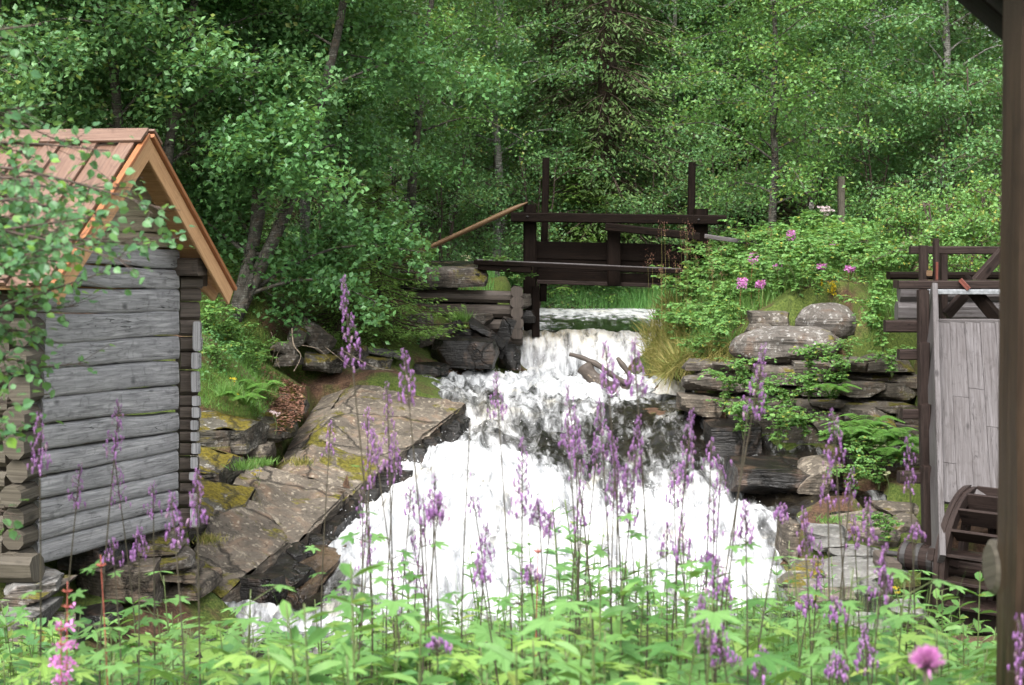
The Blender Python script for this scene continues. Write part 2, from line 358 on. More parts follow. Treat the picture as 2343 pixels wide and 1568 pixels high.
T += [P(*q) for q in [
    (60, 1460, 10.4), (250, 1290, 12.6), (420, 1270, 13.6), (500, 1350, 13.3), (450, 1200, 14.3), (470, 1050, 15.4), (460, 960, 16.2), (600, 1090, 16.4), (640, 920, 18.6),
    (460, 880, 17.0), (470, 780, 18.0), (600, 800, 20.2), (660, 850, 20.5), (760, 820, 21.2), (700, 760, 21.4), (600, 690, 20.5), (480, 690, 20), (300, 650, 22), (100, 640, 24),
    (860, 850, 20.6), (980, 865, 21.2), (850, 740, 23), (980, 700, 24.3), (900, 610, 26.5), (700, 620, 26), (1040, 700, 25.2), (1180, 640, 27), (1180, 800, 24.6), (1040, 830, 23),
    (700, 1190, 15.2), (640, 1260, 14.4), (870, 1100, 16.3), (1000, 1000, 18.2), (1050, 950, 19.4), (850, 960, 18.6),
    # right bank
    (1510, 880, 22.3), (1540, 800, 23.3), (1530, 700, 24.6), (1600, 650, 25.3), (1700, 600, 25.5), (1620, 790, 21), (1700, 740, 20.3), (1850, 700, 19.6), (1900, 620, 21), (1750, 630, 23),
    (2050, 640, 21), (2000, 580, 24), (1560, 835, 20.6), (1700, 830, 19.0), (1850, 830, 18.6), (2000, 835, 18.2), (2100, 830, 18.0), (2060, 700, 19), (2250, 750, 18),
    (1600, 985, 19.2), (1700, 1010, 18.6), (1850, 1020, 18.1), (2000, 1030, 17.5), (2100, 1050, 17.3), (1860, 1110, 16.9), (1980, 1150, 16.2), (2080, 1150, 16),
    (1800, 1180, 16.4), (1900, 1250, 15.2), (1880, 1340, 14), (2020, 1260, 15), (2050, 1350, 13.8), (2100, 1440, 12.8), (2280, 1440, 12.6), (2200, 1200, 15.5), (1850, 1420, 12.6), (1950, 1480, 11.6),
    (1200, 640, 32)]]
# river bed (below the water)
T += [(.1, 25.2, -2.5), (1.3, 25.2, -2.5), (2.3, 25.2, -2.5), (.2, 30, -2.6), (2.6, 29.2, -2.6), (1.3, 28, -2.7), (1.2, 24, -3.3), (.4, 23, -3.3), (1.8, 22.6, -3.3), (.2, 21.4, -3.1), (1.2, 20, -3.4), (.2, 19.6, -3.3), (.6, 18.2, -3.9), (1.8, 18, -3.9),
      (0, 16.5, -4.0), (1.5, 16.3, -4.1), (-1, 15, -4.0), (.5, 14.5, -4.3), (2, 15, -4.2), (-2, 13.6, -4.1), (-2.3, 12, -4.1), (0, 12.8, -4.3), (2, 13, -4.2)]
# behind the dam
T += [(-14, 20, .2), (-9, 18, .3), (-8, 12, -1.2), (-7, 9, -2.4), (-9, 5, -1.9), (9, 5, -1.9), (9, 10, -2.3), (8, 14, -2.2), (8, 18, -1.2), (8, 22, -.7),
      (-4, 30.5, -1.2), (-1, 30.5, -1.75), (1.3, 30.6, -2.05), (3.5, 30.3, -1.95), (6, 30, -1.2), (1.3, 32, -1.9), (1, 36, -1.55), (-6, 36, -.8), (8, 36, -.9), (0, 44, -.6), (-12, 44, .2), (12, 44, 0), (0, 60, 1.5), (-25, 60, 3), (25, 60, 3), (0, 110, 7), (-60, 110, 8), (60, 110, 8), (-70, 20, 2), (70, 20, 1), (-60, -20, -1.5), (60, -20, -1.5), (0, -40, -1.6)]
gz = RBF(T)
def G(px, py, lift=0.0, dmin=6, dmax=60):
    """where the ray through a point of the view meets the ground"""
    ds = np.arange(dmin, dmax, .1); v = P(px, py, 1.0)
    zz = gz(ds*v.x, ds)+lift; below = np.nonzero(ds*v.z < zz)[0]
    d = ds[below[0]] if len(below) else dmax
    return Vector((d*v.x, d, float(zz[below[0]]) if len(below) else d*v.z))
def axis(dense0, dense1, step, lo, hi, grow=1.12):
    a = list(np.arange(dense0, dense1, step)); s = step; x = dense0
    pre = []
    while x > lo: s *= grow; x -= s; pre.append(x)
    s = step; x = a[-1]; post = []
    while x < hi: s *= grow; x += s; post.append(x)
    return np.array(pre[::-1]+a+post)
def gridfaces(nx, ny):
    i = np.arange(ny-1)[:, None]*nx+np.arange(nx-1)[None]
    return np.stack([i, i+1, i+nx+1, i+nx], -1).reshape(-1)
# ------------------------------------------------------------------ water
W = [P(*q) for q in [(1190, 860, 24.15), (1300, 862, 24.15), (1420, 862, 24.15), (1490, 850, 24.1), (1120, 870, 23.2), (1300, 885, 22.6), (1430, 890, 22.6), (1020, 872, 22.2), (960, 878, 21.6), (1050, 900, 20.8), (1180, 915, 21.2), (1300, 925, 21), (1430, 925, 20.9),
    (1130, 940, 20.2), (1100, 960, 19.6), (1250, 980, 20), (1400, 980, 19.9), (1080, 985, 19.0), (1200, 1020, 19.2), (1350, 1030, 19.1), (1480, 960, 19.9), (1560, 950, 19.5), (1650, 960, 19.2),
    (1050, 1015, 18.4), (1250, 1085, 18.3), (1400, 1090, 18.3), (1500, 1030, 18.7), (1620, 1040, 18.3), (1040, 1060, 17.7), (1150, 1120, 17.5), (1300, 1150, 17.4), (1450, 1170, 17.2), (1600, 1130, 17.2),
    (950, 1110, 16.9), (1050, 1150, 16.8), (1200, 1210, 16.5), (1450, 1240, 16.3), (1650, 1180, 16.7), (860, 1180, 15.9), (960, 1230, 15.7), (1150, 1290, 15.4), (1500, 1310, 15.2),
    (1700, 1050, 18.0), (1760, 1060, 17.5), (1870, 1070, 17.4), (1720, 1140, 17), (1880, 1140, 16.6), (1720, 1200, 16.2), (1800, 1240, 15.8), (1700, 1300, 15),
    (780, 1220, 15.3), (760, 1290, 14.8), (650, 1350, 14.1), (850, 1330, 14.5), (560, 1400, 13.3), (700, 1420, 13.3), (420, 1395, 13.2), (250, 1400, 12.8)]]
W += [(0, 12.5, -3.78), (2, 12.5, -3.78), (-2, 11.5, -3.78), (2.6, 14, -3.75), (0, 13.8, -3.76), (1.5, 14.2, -3.75), (4.5, 13.5, -3.95), (3.3, 14.8, -3.9), (-4, 12.5, -3.82), (-4, 10, -3.85), (4, 11, -3.9)]
wz = RBF(W)
xs = np.arange(-4.6, 5.0, .045); ys = np.concatenate([np.arange(10.4, 25.2, .04), np.arange(25.2, 32, .12)])
X, Y = np.meshgrid(xs, ys); Zb = wz(X, Y)
zc = wz(X, np.full_like(Y, 24.25))
tt = np.clip((Y-24.22)/.78, 0, 1)
Z = np.where(Y < 24.22, np.minimum(Zb, wz(X, np.minimum(Y, 24.22))+10), zc+(PZ-zc)*np.sqrt(1-(1-tt)**2))
Z = np.where(Y >= 25, PZ, Z)
p3 = np.stack([X.ravel(), Y.ravel(), Z.ravel()], 1)
gy, gx = np.gradient(Z, ys, xs); slope = np.hypot(gx, gy)
def sm(a, lo, hi): return np.clip((a-lo)/(hi-lo), 0, 1)
def spot(px, py, d, r, rz=None):
    c = P(px, py, d); return np.exp(-(((X-c.x)/r)**2+((Y-c.y)/(rz or r))**2))
foam = np.full_like(X, .50)
foam += 1.3*spot(1250, 890, 22.8, 1.4, 1.1)+1.2*spot(1080, 1110, 17.4, 1.0, 1.0)+1.1*spot(1250, 1200, 16.3, 1.6, 1.3)+1.1*spot(900, 1230, 15.6, .9, .8)+.9*spot(1600, 1180, 16.6, .9, .6)+1.1*spot(1350, 1330, 14.8, 2.0, 1.0)+.7*spot(1000, 1380, 14.0, 1.3, .8)
foam += .8*spot(560, 1400, 13.4, .7, .35)+.35*spot(1150, 960, 20, .6, 1.0)
foam -= .25*spot(1200, 1000, 19.6, .5, .9)+.28*spot(1330, 1040, 19, .9, .6)+.42*spot(1560, 1030, 18.7, .7, .6)+1.2*spot(1830, 1100, 17, .7, .9)+.55*spot(1500, 940, 20.2, .7, .5)+1.0*spot(680, 1340, 14.3, .8, .6)+1.2*spot(420, 1360, 13.6, .8, .6)+1.5*spot(2200, 1400, 13.5, 1.4, 1.5)
foam -= sm(12.6-Y, 0, 1)*1.0+.9*sm(-2.9-X, 0, .5)
foam = np.where(Y > 24.9, .12+.75*np.exp(-((X-.25)/.45)**2)*(Y < 27)+.95*sm(Y, 27.0, 29.3)+.9*sm(X, 2.3, 2.6), foam)  # still pond: pale far part and dark middle are reflections painted through foam
foam = np.where((Y > 24.0) & (Y <= 24.93), 1.0, foam); foam = np.where((Y > 24.93) & (Y < 25.12), -.3, foam)  # dark strip at the lip: sill shadow and reflection painted by dropping foam
foam = np.clip(foam, -.4, 1.05)
amp = np.clip(foam, 0, 1.3)
fl = p3*np.array([4.2, 1.7, 2.4]); d1 = np.abs(fbm(fl, 4, .42)).reshape(X.shape); d2 = fbm(p3*np.array([2.2, 1.4, 2]), 3).reshape(X.shape); d3 = fbm(p3*16, 2).reshape(X.shape)
bl = [P(1062, 925, 19.9), P(930, 1020, 18.2), P(800, 1120, 16.6), P(712, 1195, 15.4), P(505, 1378, 13.35)]
xe = np.interp(Y, [q.y for q in bl][::-1], [q.x for q in bl][::-1]); lo_ = (Y < 19.9) & (Y > 13.35)
Z = np.where(lo_, Z-sm(xe-.03-X, 0, .25)*1.2-.24*np.exp(-((X-xe)/.4)**2), Z)
lo_ = (Y >= 19.9) & (Y < 22.5); xe = np.interp(Y, [19.9, 20.9, 21.8, 22.5], [-.63, -1.25, -1.5, -1.2]); Z = np.where(lo_, Z-sm(xe-X, 0, .2)*.6, Z)
turb = np.where(Y > 25, 0.0, np.where(Y > 24.2, .25, 1.0))
Z = Z+turb*amp*(.42*(.28-d1)+.22*d2+.03*d3)+np.where(Y > 25, .004, .02)*d3*1.0
cur = (Y > 24.05) & (Y < 25)
Yd = Y+np.where(cur, .10*fbm(np.stack([X.ravel()*7, 0*X.ravel(), Y.ravel()*.8], 1), 3).reshape(X.shape), 0)
mb = MB(); mb.addraw(np.stack([X.ravel(), Yd.ravel(), Z.ravel()], 1), gridfaces(len(xs), len(ys)), np.full((len(xs)-1)*(len(ys)-1), 4))
fall = np.where((Y > 24.0) & (Y < 25.0), sm(Y, 24.25, 24.8)*(1-.55*sm(X, .5, 1.8)), 0.0)*.8+.35*spot(1120, 960, 20, .3, .8)
m, n, o = new_mat('river_water'); tc = N_(n, 'ShaderNodeTexCoord').outputs['Object']
fa = N_(n, 'ShaderNodeAttribute', attribute_name='foam').outputs['Fac']; ta = N_(n, 'ShaderNodeAttribute', attribute_name='fall').outputs['Fac']
n1 = noise_n(n, 1, 8, .66, mapped(n, tc, (7, 2.0, 2.4)), .8); n4 = noise_n(n, 1, 5, .55, mapped(n, tc, (6.5, 1.5, 1.5)), .7); n2 = noise_n(n, 15, 5, .65, tc, .8); n3 = noise_n(n, 1, 4, .6, mapped(n, tc, (48, 5, 4)), .6)
mask = math_n(n, 'ADD', fa, math_n(n, 'MULTIPLY', math_n(n, 'SUBTRACT', n1, .5), 1.9))
mask = math_n(n, 'ADD', mask, math_n(n, 'MULTIPLY', math_n(n, 'SUBTRACT', n4, .5), 1.5))
mask = math_n(n, 'ADD', mask, math_n(n, 'MULTIPLY', math_n(n, 'SUBTRACT', n2, .5), .5))
mask = ramp(n, mask, [(.18, 0.0), (.5, .22), (.75, .62), (1.0, 1.0)])
dark = N_(n, 'ShaderNodeBsdfPrincipled'); dcol = mixc(n, ramp(n, n1, [(.4, 0.0), (.7, 1.0)]), (.006, .005, .004), (.02, .016, .010)); n.links.new(dcol, dark.inputs['Base Color'])
dark.inputs['Roughness'].default_value = .07; dark.inputs['Specular IOR Level'].default_value = .6
bu = N_(n, 'ShaderNodeBump'); bu.inputs['Strength'].default_value = .5; bu.inputs['Distance'].default_value = .03; n.links.new(n2, bu.inputs['Height']); n.links.new(bu.outputs[0], dark.inputs['Normal'])
fcol = mixc(n, math_n(n, 'MULTIPLY', ta, ramp(n, n3, [(.44, 1.0), (.68, .1)])), mixc(n, ramp(n, n4, [(.36, 0.0), (.6, 1.0)]), (.30, .31, .32), (.55, .56, .57)), (.33, .26, .14))
fcol = mixc(n, ramp(n, noise_n(n, 2.1, 5, .6, tc, .6), [(.56, 0.0), (.72, .35)]), fcol, (.70, .62, .42))
fo = N_(n, 'ShaderNodeBsdfPrincipled'); n.links.new(fcol, fo.inputs['Base Color']); fo.inputs['Roughness'].default_value = .5; fo.inputs['Specular IOR Level'].default_value = .3
fb = N_(n, 'ShaderNodeBump'); fb.inputs['Strength'].default_value = .7; fb.inputs['Distance'].default_value = .06; n.links.new(math_n(n, 'ADD', n1, math_n(n, 'MULTIPLY', n3, ta)), fb.inputs['Height']); n.links.new(fb.outputs[0], fo.inputs['Normal'])
mx = N_(n, 'ShaderNodeMixShader'); n.links.new(mask, mx.inputs[0]); n.links.new(dark.outputs[0], mx.inputs[1]); n.links.new(fo.outputs[0], mx.inputs[2]); n.links.new(mx.outputs[0], o.inputs[0])
M['water'] = m
wo_ = mb.build('river_water', m, smooth=True, attrs={'foam': foam.ravel(), 'fall': fall.ravel()}); tag(wo_, kind='structure')
# flung droplets
mb = MB(); oct_v = [(1, 0, 0), (-1, 0, 0), (0, 1, 0), (0, -1, 0), (0, 0, 1), (0, 0, -1)]; oct_f = [(0, 2, 4), (2, 1, 4), (1, 3, 4), (3, 0, 4), (2, 0, 5), (1, 2, 5), (3, 1, 5), (0, 3, 5)]
prob = (np.maximum(foam.ravel(), 0)*turb.ravel()*(slope.ravel()+.1)); prob = np.where(foam.ravel() > .9, prob, prob*.15); prob[(p3[:, 1] > 25) | (p3[:, 1] < 12.5)] = 0; prob /= prob.sum()
idx = RNG.choice(len(p3), 3600, p=prob); pp = np.stack([X.ravel(), Y.ravel(), Z.ravel()], 1)[idx]; pp += rv(len(idx), .015); pp[:, 2] += RNG.exponential(.05, len(idx))
M['spray'] = plain('white_spray', (.85, .86, .87), .4, .05)
stamp(mb, oct_v, oct_f, pp, rv(len(idx)), rv(len(idx)), RNG.uniform(.002, .007, len(idx)))
tag(mb.build('water_spray', M['spray']), 'white droplets flung up over the rapids below the dam', 'spray', kind='stuff')

# ------------------------------------------------------------------ rocks
def rock_bm(mb, pts_or_c, dims=None, rz=0, tilt=(0, 0), cuts=9, n=9, rough=.035, round_=.0, slab=None, depth=None, seed=None):
    """faceted stone. either centre+dims, or slab: top outline (world points) and a depth straight down"""
    sd = seed if seed is not None else random.randint(0, 99999); rg = random.Random(sd)
    g = np.linspace(-1, 1, n+1); V = []; Fc = []
    def face(fn):
        base = len(V)
        for i in range(n+1):
            for j in range(n+1): V.append(fn(g[i], g[j]))
        for i in range(n):
            for j in range(n): k = base+i*(n+1)+j; Fc.append((k, k+n+1, k+n+2, k+1))
    face(lambda a, b: (a, b, 1)); face(lambda a, b: (b, a, -1)); face(lambda a, b: (1, a, b)); face(lambda a, b: (-1, b, a)); face(lambda a, b: (b, 1, a)); face(lambda a, b: (a, -1, b))
    v = np.array(V, float); nn = unit(v)
    if round_: v = v*(1-round_)+nn*1.15*round_
    for _ in range(cuts):
        d = np.array([rg.gauss(0, 1), rg.gauss(0, 1), rg.gauss(0, .6)]); d /= np.linalg.norm(d)
        if d[2] > .75 or d[2] < -.75: continue
        lim = rg.uniform(.86, 1.12); ex = v@d-lim; v = v-np.maximum(ex, 0)[:, None]*d
    if slab is None:
        v = v*np.array(dims)/2
        rt = Matrix.Rotation(rz, 3, 'Z') @ Matrix.Rotation(tilt[0], 3, 'X') @ Matrix.Rotation(tilt[1], 3, 'Y')
        v = v@np.array(rt).T+np.array(pts_or_c)
    else:
        q = [np.array(p) for p in slab]; a = (v[:, 0:1]+1)/2; b = (v[:, 1:2]+1)/2; a = np.clip(a, 0, 1); b = np.clip(b, 0, 1)
        top = (q[0]*(1-a)+q[1]*a)*(1-b)+(q[3]*(1-a)+q[2]*a)*b
        v = top+np.array([0, 0, -1])*((1-v[:, 2:3])/2*depth)
    nm = unit(v-v.mean(0)); s = sd % 97
    if slab is not None: nm = np.where((np.arange(len(v)) < (n+1)**2)[:, None], np.array([[0, 0, 1.0]]), nm*np.array([1, 1, 0])); 
    v = v+nm*(fbm(v*2.2+s, 4)[:, None]*rough*2.2+fbm(v*9+s, 3)[:, None]*rough)+nm*(np.floor(fbm(v*np.array([1, 1, 5])+s, 2)*6)/6)[:, None]*rough*1.2
    mb.add(v, Fc)
    return v
ROCKS = []
def weld(o, dist=.0008, smooth_angle=None):
    import bmesh
    b = bmesh.new(); b.from_mesh(o.data); bmesh.ops.remove_doubles(b, verts=b.verts, dist=dist); b.to_mesh(o.data); b.free()
    o.data.update(); return o
def rock(name, label, cat, mat, group=None, **kw):
    mb = MB(); v = rock_bm(mb, **kw); c = np.array([v[:, 0].mean(), v[:, 1].mean(), v[:, 2].min()])
    ROCKS.append((v, kw.get('slab') is not None)); mb.v[0] = mb.v[0]-c
    o = mb.build(name, M[mat], smooth=True); o.location = c; weld(o)
    me = o.data
    try: me.set_sharp_from_angle(angle=R(32))
    except Exception: pass
    return tag(o, label, cat, group)
def quad(*q): return [P(*x) for x in q]
# bedrock slabs on the left bank
rock('bedrock_slab', 'large tan lichened bedrock slab sloping to the rapids in the centre left', 'rock', 'rock_slab', pts_or_c=None,
     slab=quad((590, 1066, 16.5), (806, 1122, 16.5), (1064, 925, 19.9), (735, 866, 20.2)), depth=.75, cuts=1, n=44, rough=.035)
rock('bedrock_slab', 'brown bedrock slab in front of the large tan one, moss beside the shed', 'rock', 'rock_slab', pts_or_c=None,
     slab=quad((440, 1215, 14.4), (640, 1285, 14.6), (800, 1120, 16.4), (560, 1055, 16.5)), depth=.8, cuts=2, n=30, rough=.035)
rock('bedrock_slab', 'lowest brown bedrock slab with a straight dark edge at the water', 'rock', 'rock_slab', pts_or_c=None,
     slab=quad((420, 1290, 13.5), (505, 1372, 13.35), (712, 1188, 15.4), (520, 1130, 15.3)), depth=.8, cuts=1, n=30, rough=.03)
rock('bedrock_slab', 'wet stepped rock shelf under the thin water beside the slab edge', 'rock', 'rock_shelf', pts_or_c=None,
     slab=quad((520, 1398, 13.4), (660, 1412, 13.5), (800, 1255, 15.1), (715, 1245, 15.2)), depth=.5, cuts=3, n=20, rough=.04)
rock('ledge_rock', 'thick mossy ledge stone right of the shed corner', 'rock', 'rock_moss', pts_or_c=None, slab=quad((430, 985, 16.3), (560, 985, 16.5), (620, 950, 17.4), (440, 925, 17.2)), depth=.26, cuts=4, n=14, rough=.03)
rock('ledge_rock', 'layered brown stone with yellow moss below the thick mossy ledge', 'rock', 'rock_moss', pts_or_c=None, slab=quad((430, 1070, 15.4), (500, 1085, 15.4), (560, 1010, 16.3), (440, 990, 16.1)), depth=.4, cuts=4, n=14, rough=.03)
rock('ledge_rock', 'brown rock with a broad yellow moss patch beside the lower shed logs', 'rock', 'rock_moss', pts_or_c=None, slab=quad((430, 1190, 14.3), (560, 1200, 14.8), (600, 1120, 15.6), (440, 1090, 15.2)), depth=.35, cuts=4, n=16, rough=.03)
def stone(px, py, d, wpx, hpx, dep, label, mat='rock', group=None, name='stone', cat='stone', rz=0, tilt=(0, 0), cuts=8, round_=0.0, rough=.02, n=9):
    """a stone whose front shows wpx by hpx at that distance"""
    s = d/F; c = P(px, py, d)
    return rock(name, label, cat, mat, group, pts_or_c=(c.x, c.y+dep*.35, c.z), dims=(wpx*s, dep, hpx*s), rz=rz, tilt=tilt, cuts=cuts, round_=round_, rough=rough, n=n)
# left bank stones
stone(655, 925, 18.9, 90, 40, .8, 'mossy stone between leaf litter and the tan slab', 'rock_moss', tilt=(.1, .2), round_=.3)
stone(622, 985, 17.7, 100, 50, .9, 'low mossy stone in the cleft left of the tan slab', 'rock_moss', tilt=(.1, .1), round_=.3)
stone(585, 1040, 16.9, 70, 40, .6, 'brown stone in the cleft above the grass tuft', 'rock_slab', round_=.2)
stone(713, 772, 20.6, 100, 52, .5, 'grey leaning stone under the spruce twigs on the left bank', rz=.3, tilt=(0, .65), round_=.4)
stone(676, 770, 20.4, 44, 40, .4, 'small mossy stone left of the leaning grey stone', 'rock_moss', tilt=(0, .5), round_=.3)
stone(648, 800, 20.0, 56, 30, .4, 'dark square stone among bare roots on the left bank')
stone(655, 825, 19.9, 60, 26, .4, 'dark flat stone below the square one among roots')
stone(735, 835, 20.3, 90, 40, .5, 'brown mossy stone above the large tan slab', 'rock_moss', tilt=(0, .1))
stone(795, 822, 20.9, 80, 40, .5, 'mossy stone at the foot of the young spruce', 'rock_moss', tilt=(0, -.1))
stone(850, 838, 20.9, 90, 34, .5, 'flat brown stone at the back edge of the tan slab', 'rock_moss', tilt=(0, .12))
stone(880, 812, 21.6, 90, 14, .5, 'thin pale stone plate under the spruce twigs', 'rock_grey', tilt=(0, .15))
stone(985, 850, 21.8, 80, 28, .6, 'low wet stone at the water by the tan slab', 'rock_wet', tilt=(0, .1))
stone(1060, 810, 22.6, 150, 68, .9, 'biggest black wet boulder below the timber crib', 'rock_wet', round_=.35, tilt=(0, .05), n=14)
stone(985, 775, 23.0, 70, 26, .6, 'grey flat stone left of the black boulder', 'rock', tilt=(0, -.35))
stone(1020, 755, 23.3, 80, 22, .6, 'wet grey stone on top of the rubble below the crib', 'rock_wet', tilt=(0, -.4))
stone(1060, 765, 23.4, 44, 30, .4, 'small black stone in the rubble behind the big wet boulder', 'rock_wet', tilt=(0, .2))
stone(1112, 765, 23.3, 100, 24, .5, 'slanting black slate right in the rubble under the crib', 'rock_wet', tilt=(0, .6))
stone(1150, 775, 23.6, 30, 90, .4, 'upright dark slate leaning at the crib corner by the fall', 'rock_wet', tilt=(0, .35))
stone(1165, 815, 23.7, 50, 60, .5, 'wet black stone touching the left edge of the fall', 'rock_wet')
stone(1080, 735, 23.9, 100, 26, .4, 'brown stone lying against the lowest crib log', 'rock', tilt=(0, -.1))
stone(960, 740, 23.6, 60, 40, .5, 'grey stone half under the young spruce by the crib', 'rock', tilt=(0, -.2))
stone(1195, 690, 24.45, 42, 34, .35, 'upper pale stone wedged behind the left gate post', 'rock')
stone(1205, 725, 24.45, 38, 30, .35, 'lower dark stone wedged behind the left gate post', 'rock_wet')
ew = random.Random(4)
for k in range(13):
    t = (k+.5)/13; a_ = P(1060, 950, 19.8).lerp(P(812, 1150, 16.6), t/.55) if t < .55 else P(800, 1165, 16.4).lerp(P(560, 1360, 13.7), (t-.55)/.45)
    rock('edge_stone', 'wet black broken stone along the slab edge at the rapids, %s from the far end' % ['first', 'second', 'third', 'fourth', 'fifth', 'sixth', 'seventh', 'eighth', 'ninth', 'tenth', 'eleventh', 'twelfth', 'last'][k], 'stone', 'rock_wet', 'wet stones at the slab edge', pts_or_c=(a_.x+ew.uniform(-.02, .1), a_.y, a_.z-.09), dims=(ew.uniform(.25, .5), ew.uniform(.25, .6), ew.uniform(.22, .38)), rz=ew.uniform(-.8, .8), tilt=(ew.uniform(-.2, .2), ew.uniform(-.3, .3)), rough=.03, cuts=9)
# coping slabs on the left abutment
rock('coping_slab', 'wide thick wet slab lying on top of the timber crib', 'stone slab', 'rock_wet', pts_or_c=None, slab=quad((890, 612, 24.2), (1098, 618, 24.1), (1100, 598, 25.6), (905, 596, 25.8)), depth=.09, cuts=2, n=14, rough=.012)
stone(1030, 636, 24.15, 170, 44, .9, 'thick rounded grey slab under the coping of the abutment', 'rock', round_=.3, n=13)
stone(980, 657, 24.2, 130, 14, .8, 'thin dark slab on the upper crib log', 'rock_wet')
# right bank
stone(1900, 748, 19.4, 122, 90, .8, 'round lichened boulder, highest of the right bank stones', 'boulder', round_=1.0, cuts=4, rough=.02, n=18, name='boulder', cat='boulder')
stone(1805, 795, 19.0, 236, 76, .9, 'long rounded lichened boulder on top of the dry stone wall', 'boulder', round_=.8, cuts=5, rough=.03, n=20, name='boulder', cat='boulder', tilt=(0, -.06))
stone(1767, 737, 19.7, 96, 42, .5, 'square grey block behind the long boulder', 'rock', name='boulder', cat='boulder')
stone(1740, 760, 19.5, 60, 30, .5, 'small grey stone between square block and long boulder', 'rock')
walls = [(1610, 838, 19.6, 90, 18), (1690, 842, 19.2, 110, 18), (1660, 858, 19.4, 120, 20), (1625, 880, 19.2, 110, 30), (1780, 855, 18.9, 110, 40), (1870, 850, 18.8, 110, 46), (1700, 888, 19.1, 90, 24), (1745, 890, 19.1, 80, 26),
         (1960, 838, 18.7, 100, 30), (2040, 840, 18.6, 110, 34), (1990, 868, 18.7, 110, 26), (2068, 872, 18.6, 90, 30), (1880, 888, 18.8, 110, 30), (1820, 900, 18.9, 90, 26), (1975, 893, 18.6, 96, 34), (2055, 900, 18.5, 110, 46),
         (1930, 928, 18.5, 150, 14), (2030, 930, 18.4, 120, 20), (1860, 930, 18.6, 90, 30), (1820, 950, 18.6, 90, 40), (1990, 955, 18.2, 120, 46), (2078, 955, 18.2, 60, 34), (1900, 968, 18.3, 90, 40), (1770, 930, 18.9, 80, 40), (1700, 930, 19.0, 90, 50),
         (2080, 990, 18.0, 70, 34), (1840, 1000, 18.4, 120, 50), (1940, 1010, 18.0, 100, 40), (2020, 1015, 17.8, 90, 40), (2080, 1050, 17.5, 80, 60), (1990, 1060, 17.4, 100, 60), (1760, 980, 18.8, 90, 50)]
walls.sort(key=lambda q: (round((q[1]-838)/25), q[0])); rows_ = {}
for q in walls: rows_.setdefault(round((q[1]-838)/25), []).append(q)
ON = ['first', 'second', 'third', 'fourth', 'fifth', 'sixth', 'seventh', 'eighth']; RN = ['top', 'second', 'third', 'fourth', 'fifth', 'sixth', 'seventh', 'eighth', 'ninth', 'tenth', 'lowest']
for k, (px, py, d, ww, hh) in enumerate(walls):
    rk = sorted(rows_).index(round((py-838)/25)); ok_ = rows_[round((py-838)/25)].index((px, py, d, ww, hh)); wl = 'brown lichened stone in the %s course of the dry stone wall, %s from the left' % (RN[rk], ON[ok_])
    stone(px+random.uniform(-3, 3), py, d+random.uniform(-.1, .1), ww*1.02, hh*.97, random.uniform(.6, .9), wl, 'rock', 'stones of the dry stone wall on the right bank', name='wall_stone', cat='stone', rz=random.uniform(-.08, .08), tilt=(random.uniform(-.05, .05), random.uniform(-.04, .04)), rough=.022, cuts=7)
stone(1612, 932, 18.9, 110, 40, .8, 'pale pinkish slab jutting over the black gap in the right bank', 'rock_slab', name='overhang_slab', cat='stone slab', tilt=(0, .06), n=12)
stone(1560, 878, 21.4, 46, 60, .5, 'black wet stone beside the small side fall', 'rock_wet')
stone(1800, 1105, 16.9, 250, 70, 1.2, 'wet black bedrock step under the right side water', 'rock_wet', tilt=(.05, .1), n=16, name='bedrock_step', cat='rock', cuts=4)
stone(1880, 1090, 16.8, 110, 60, .8, 'brown wet rock under the hanging twigs on the right', 'rock_slab', tilt=(.1, .06), n=12)
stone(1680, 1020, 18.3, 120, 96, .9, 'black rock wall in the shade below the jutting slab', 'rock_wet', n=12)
# flat stones low right
flats = [(1900, 1220, 15.3, 110, 16, 'grey'), (1975, 1190, 15.9, 150, 20, 'brown'), (1900, 1245, 15.0, 90, 14, 'grey'), (1960, 1262, 14.8, 130, 18, 'grey'), (2020, 1230, 15.4, 110, 22, 'brown'), (1940, 1290, 14.4, 260, 34, 'big'), (1985, 1302, 14.1, 230, 24, 'wetflat'),
         (1930, 1345, 13.5, 190, 22, 'grey'), (1890, 1370, 13.2, 170, 24, 'brown'), (1960, 1392, 13.0, 180, 22, 'dark'), (2080, 1395, 13.2, 90, 18, 'grey'), (1850, 1300, 14.2, 80, 22, 'moss'), (1830, 1330, 13.8, 100, 20, 'moss'), (2060, 1160, 16.2, 110, 20, 'brown'), (2000, 1155, 16.4, 90, 14, 'brown'), (2080, 1190, 15.8, 70, 34, 'brown'), (1870, 1405, 12.8, 130, 22, 'dark'), (1985, 1430, 12.4, 150, 24, 'grey')]
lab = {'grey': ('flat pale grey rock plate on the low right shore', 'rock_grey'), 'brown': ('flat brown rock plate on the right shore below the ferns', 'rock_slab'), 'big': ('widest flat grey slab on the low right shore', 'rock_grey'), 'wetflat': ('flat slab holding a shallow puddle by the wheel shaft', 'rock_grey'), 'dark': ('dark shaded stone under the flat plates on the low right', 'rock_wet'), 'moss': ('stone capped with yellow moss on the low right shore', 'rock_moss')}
FN = {(1900, 1220): ', farthest left of the upper row', (1900, 1245): ' by the pinkish face', (1960, 1262): ' right behind the widest slab', (1930, 1345): ' before the puddle slab', (2080, 1395): ' beneath the wheel shaft', (1985, 1430): ' nearest the foreground leaves', (1975, 1190): ', broadest of the upper ones', (2020, 1230): ' left of the flume foot', (1890, 1370): ', nearest to the leaves', (2060, 1160): ' beside the lowest cross beam', (2000, 1155): ', small and highest up', (2080, 1190): ' at the flume post', (1960, 1392): ', right one', (1870, 1405): ', left one', (1850, 1300): ', upper one', (1830, 1330): ', lower one'}
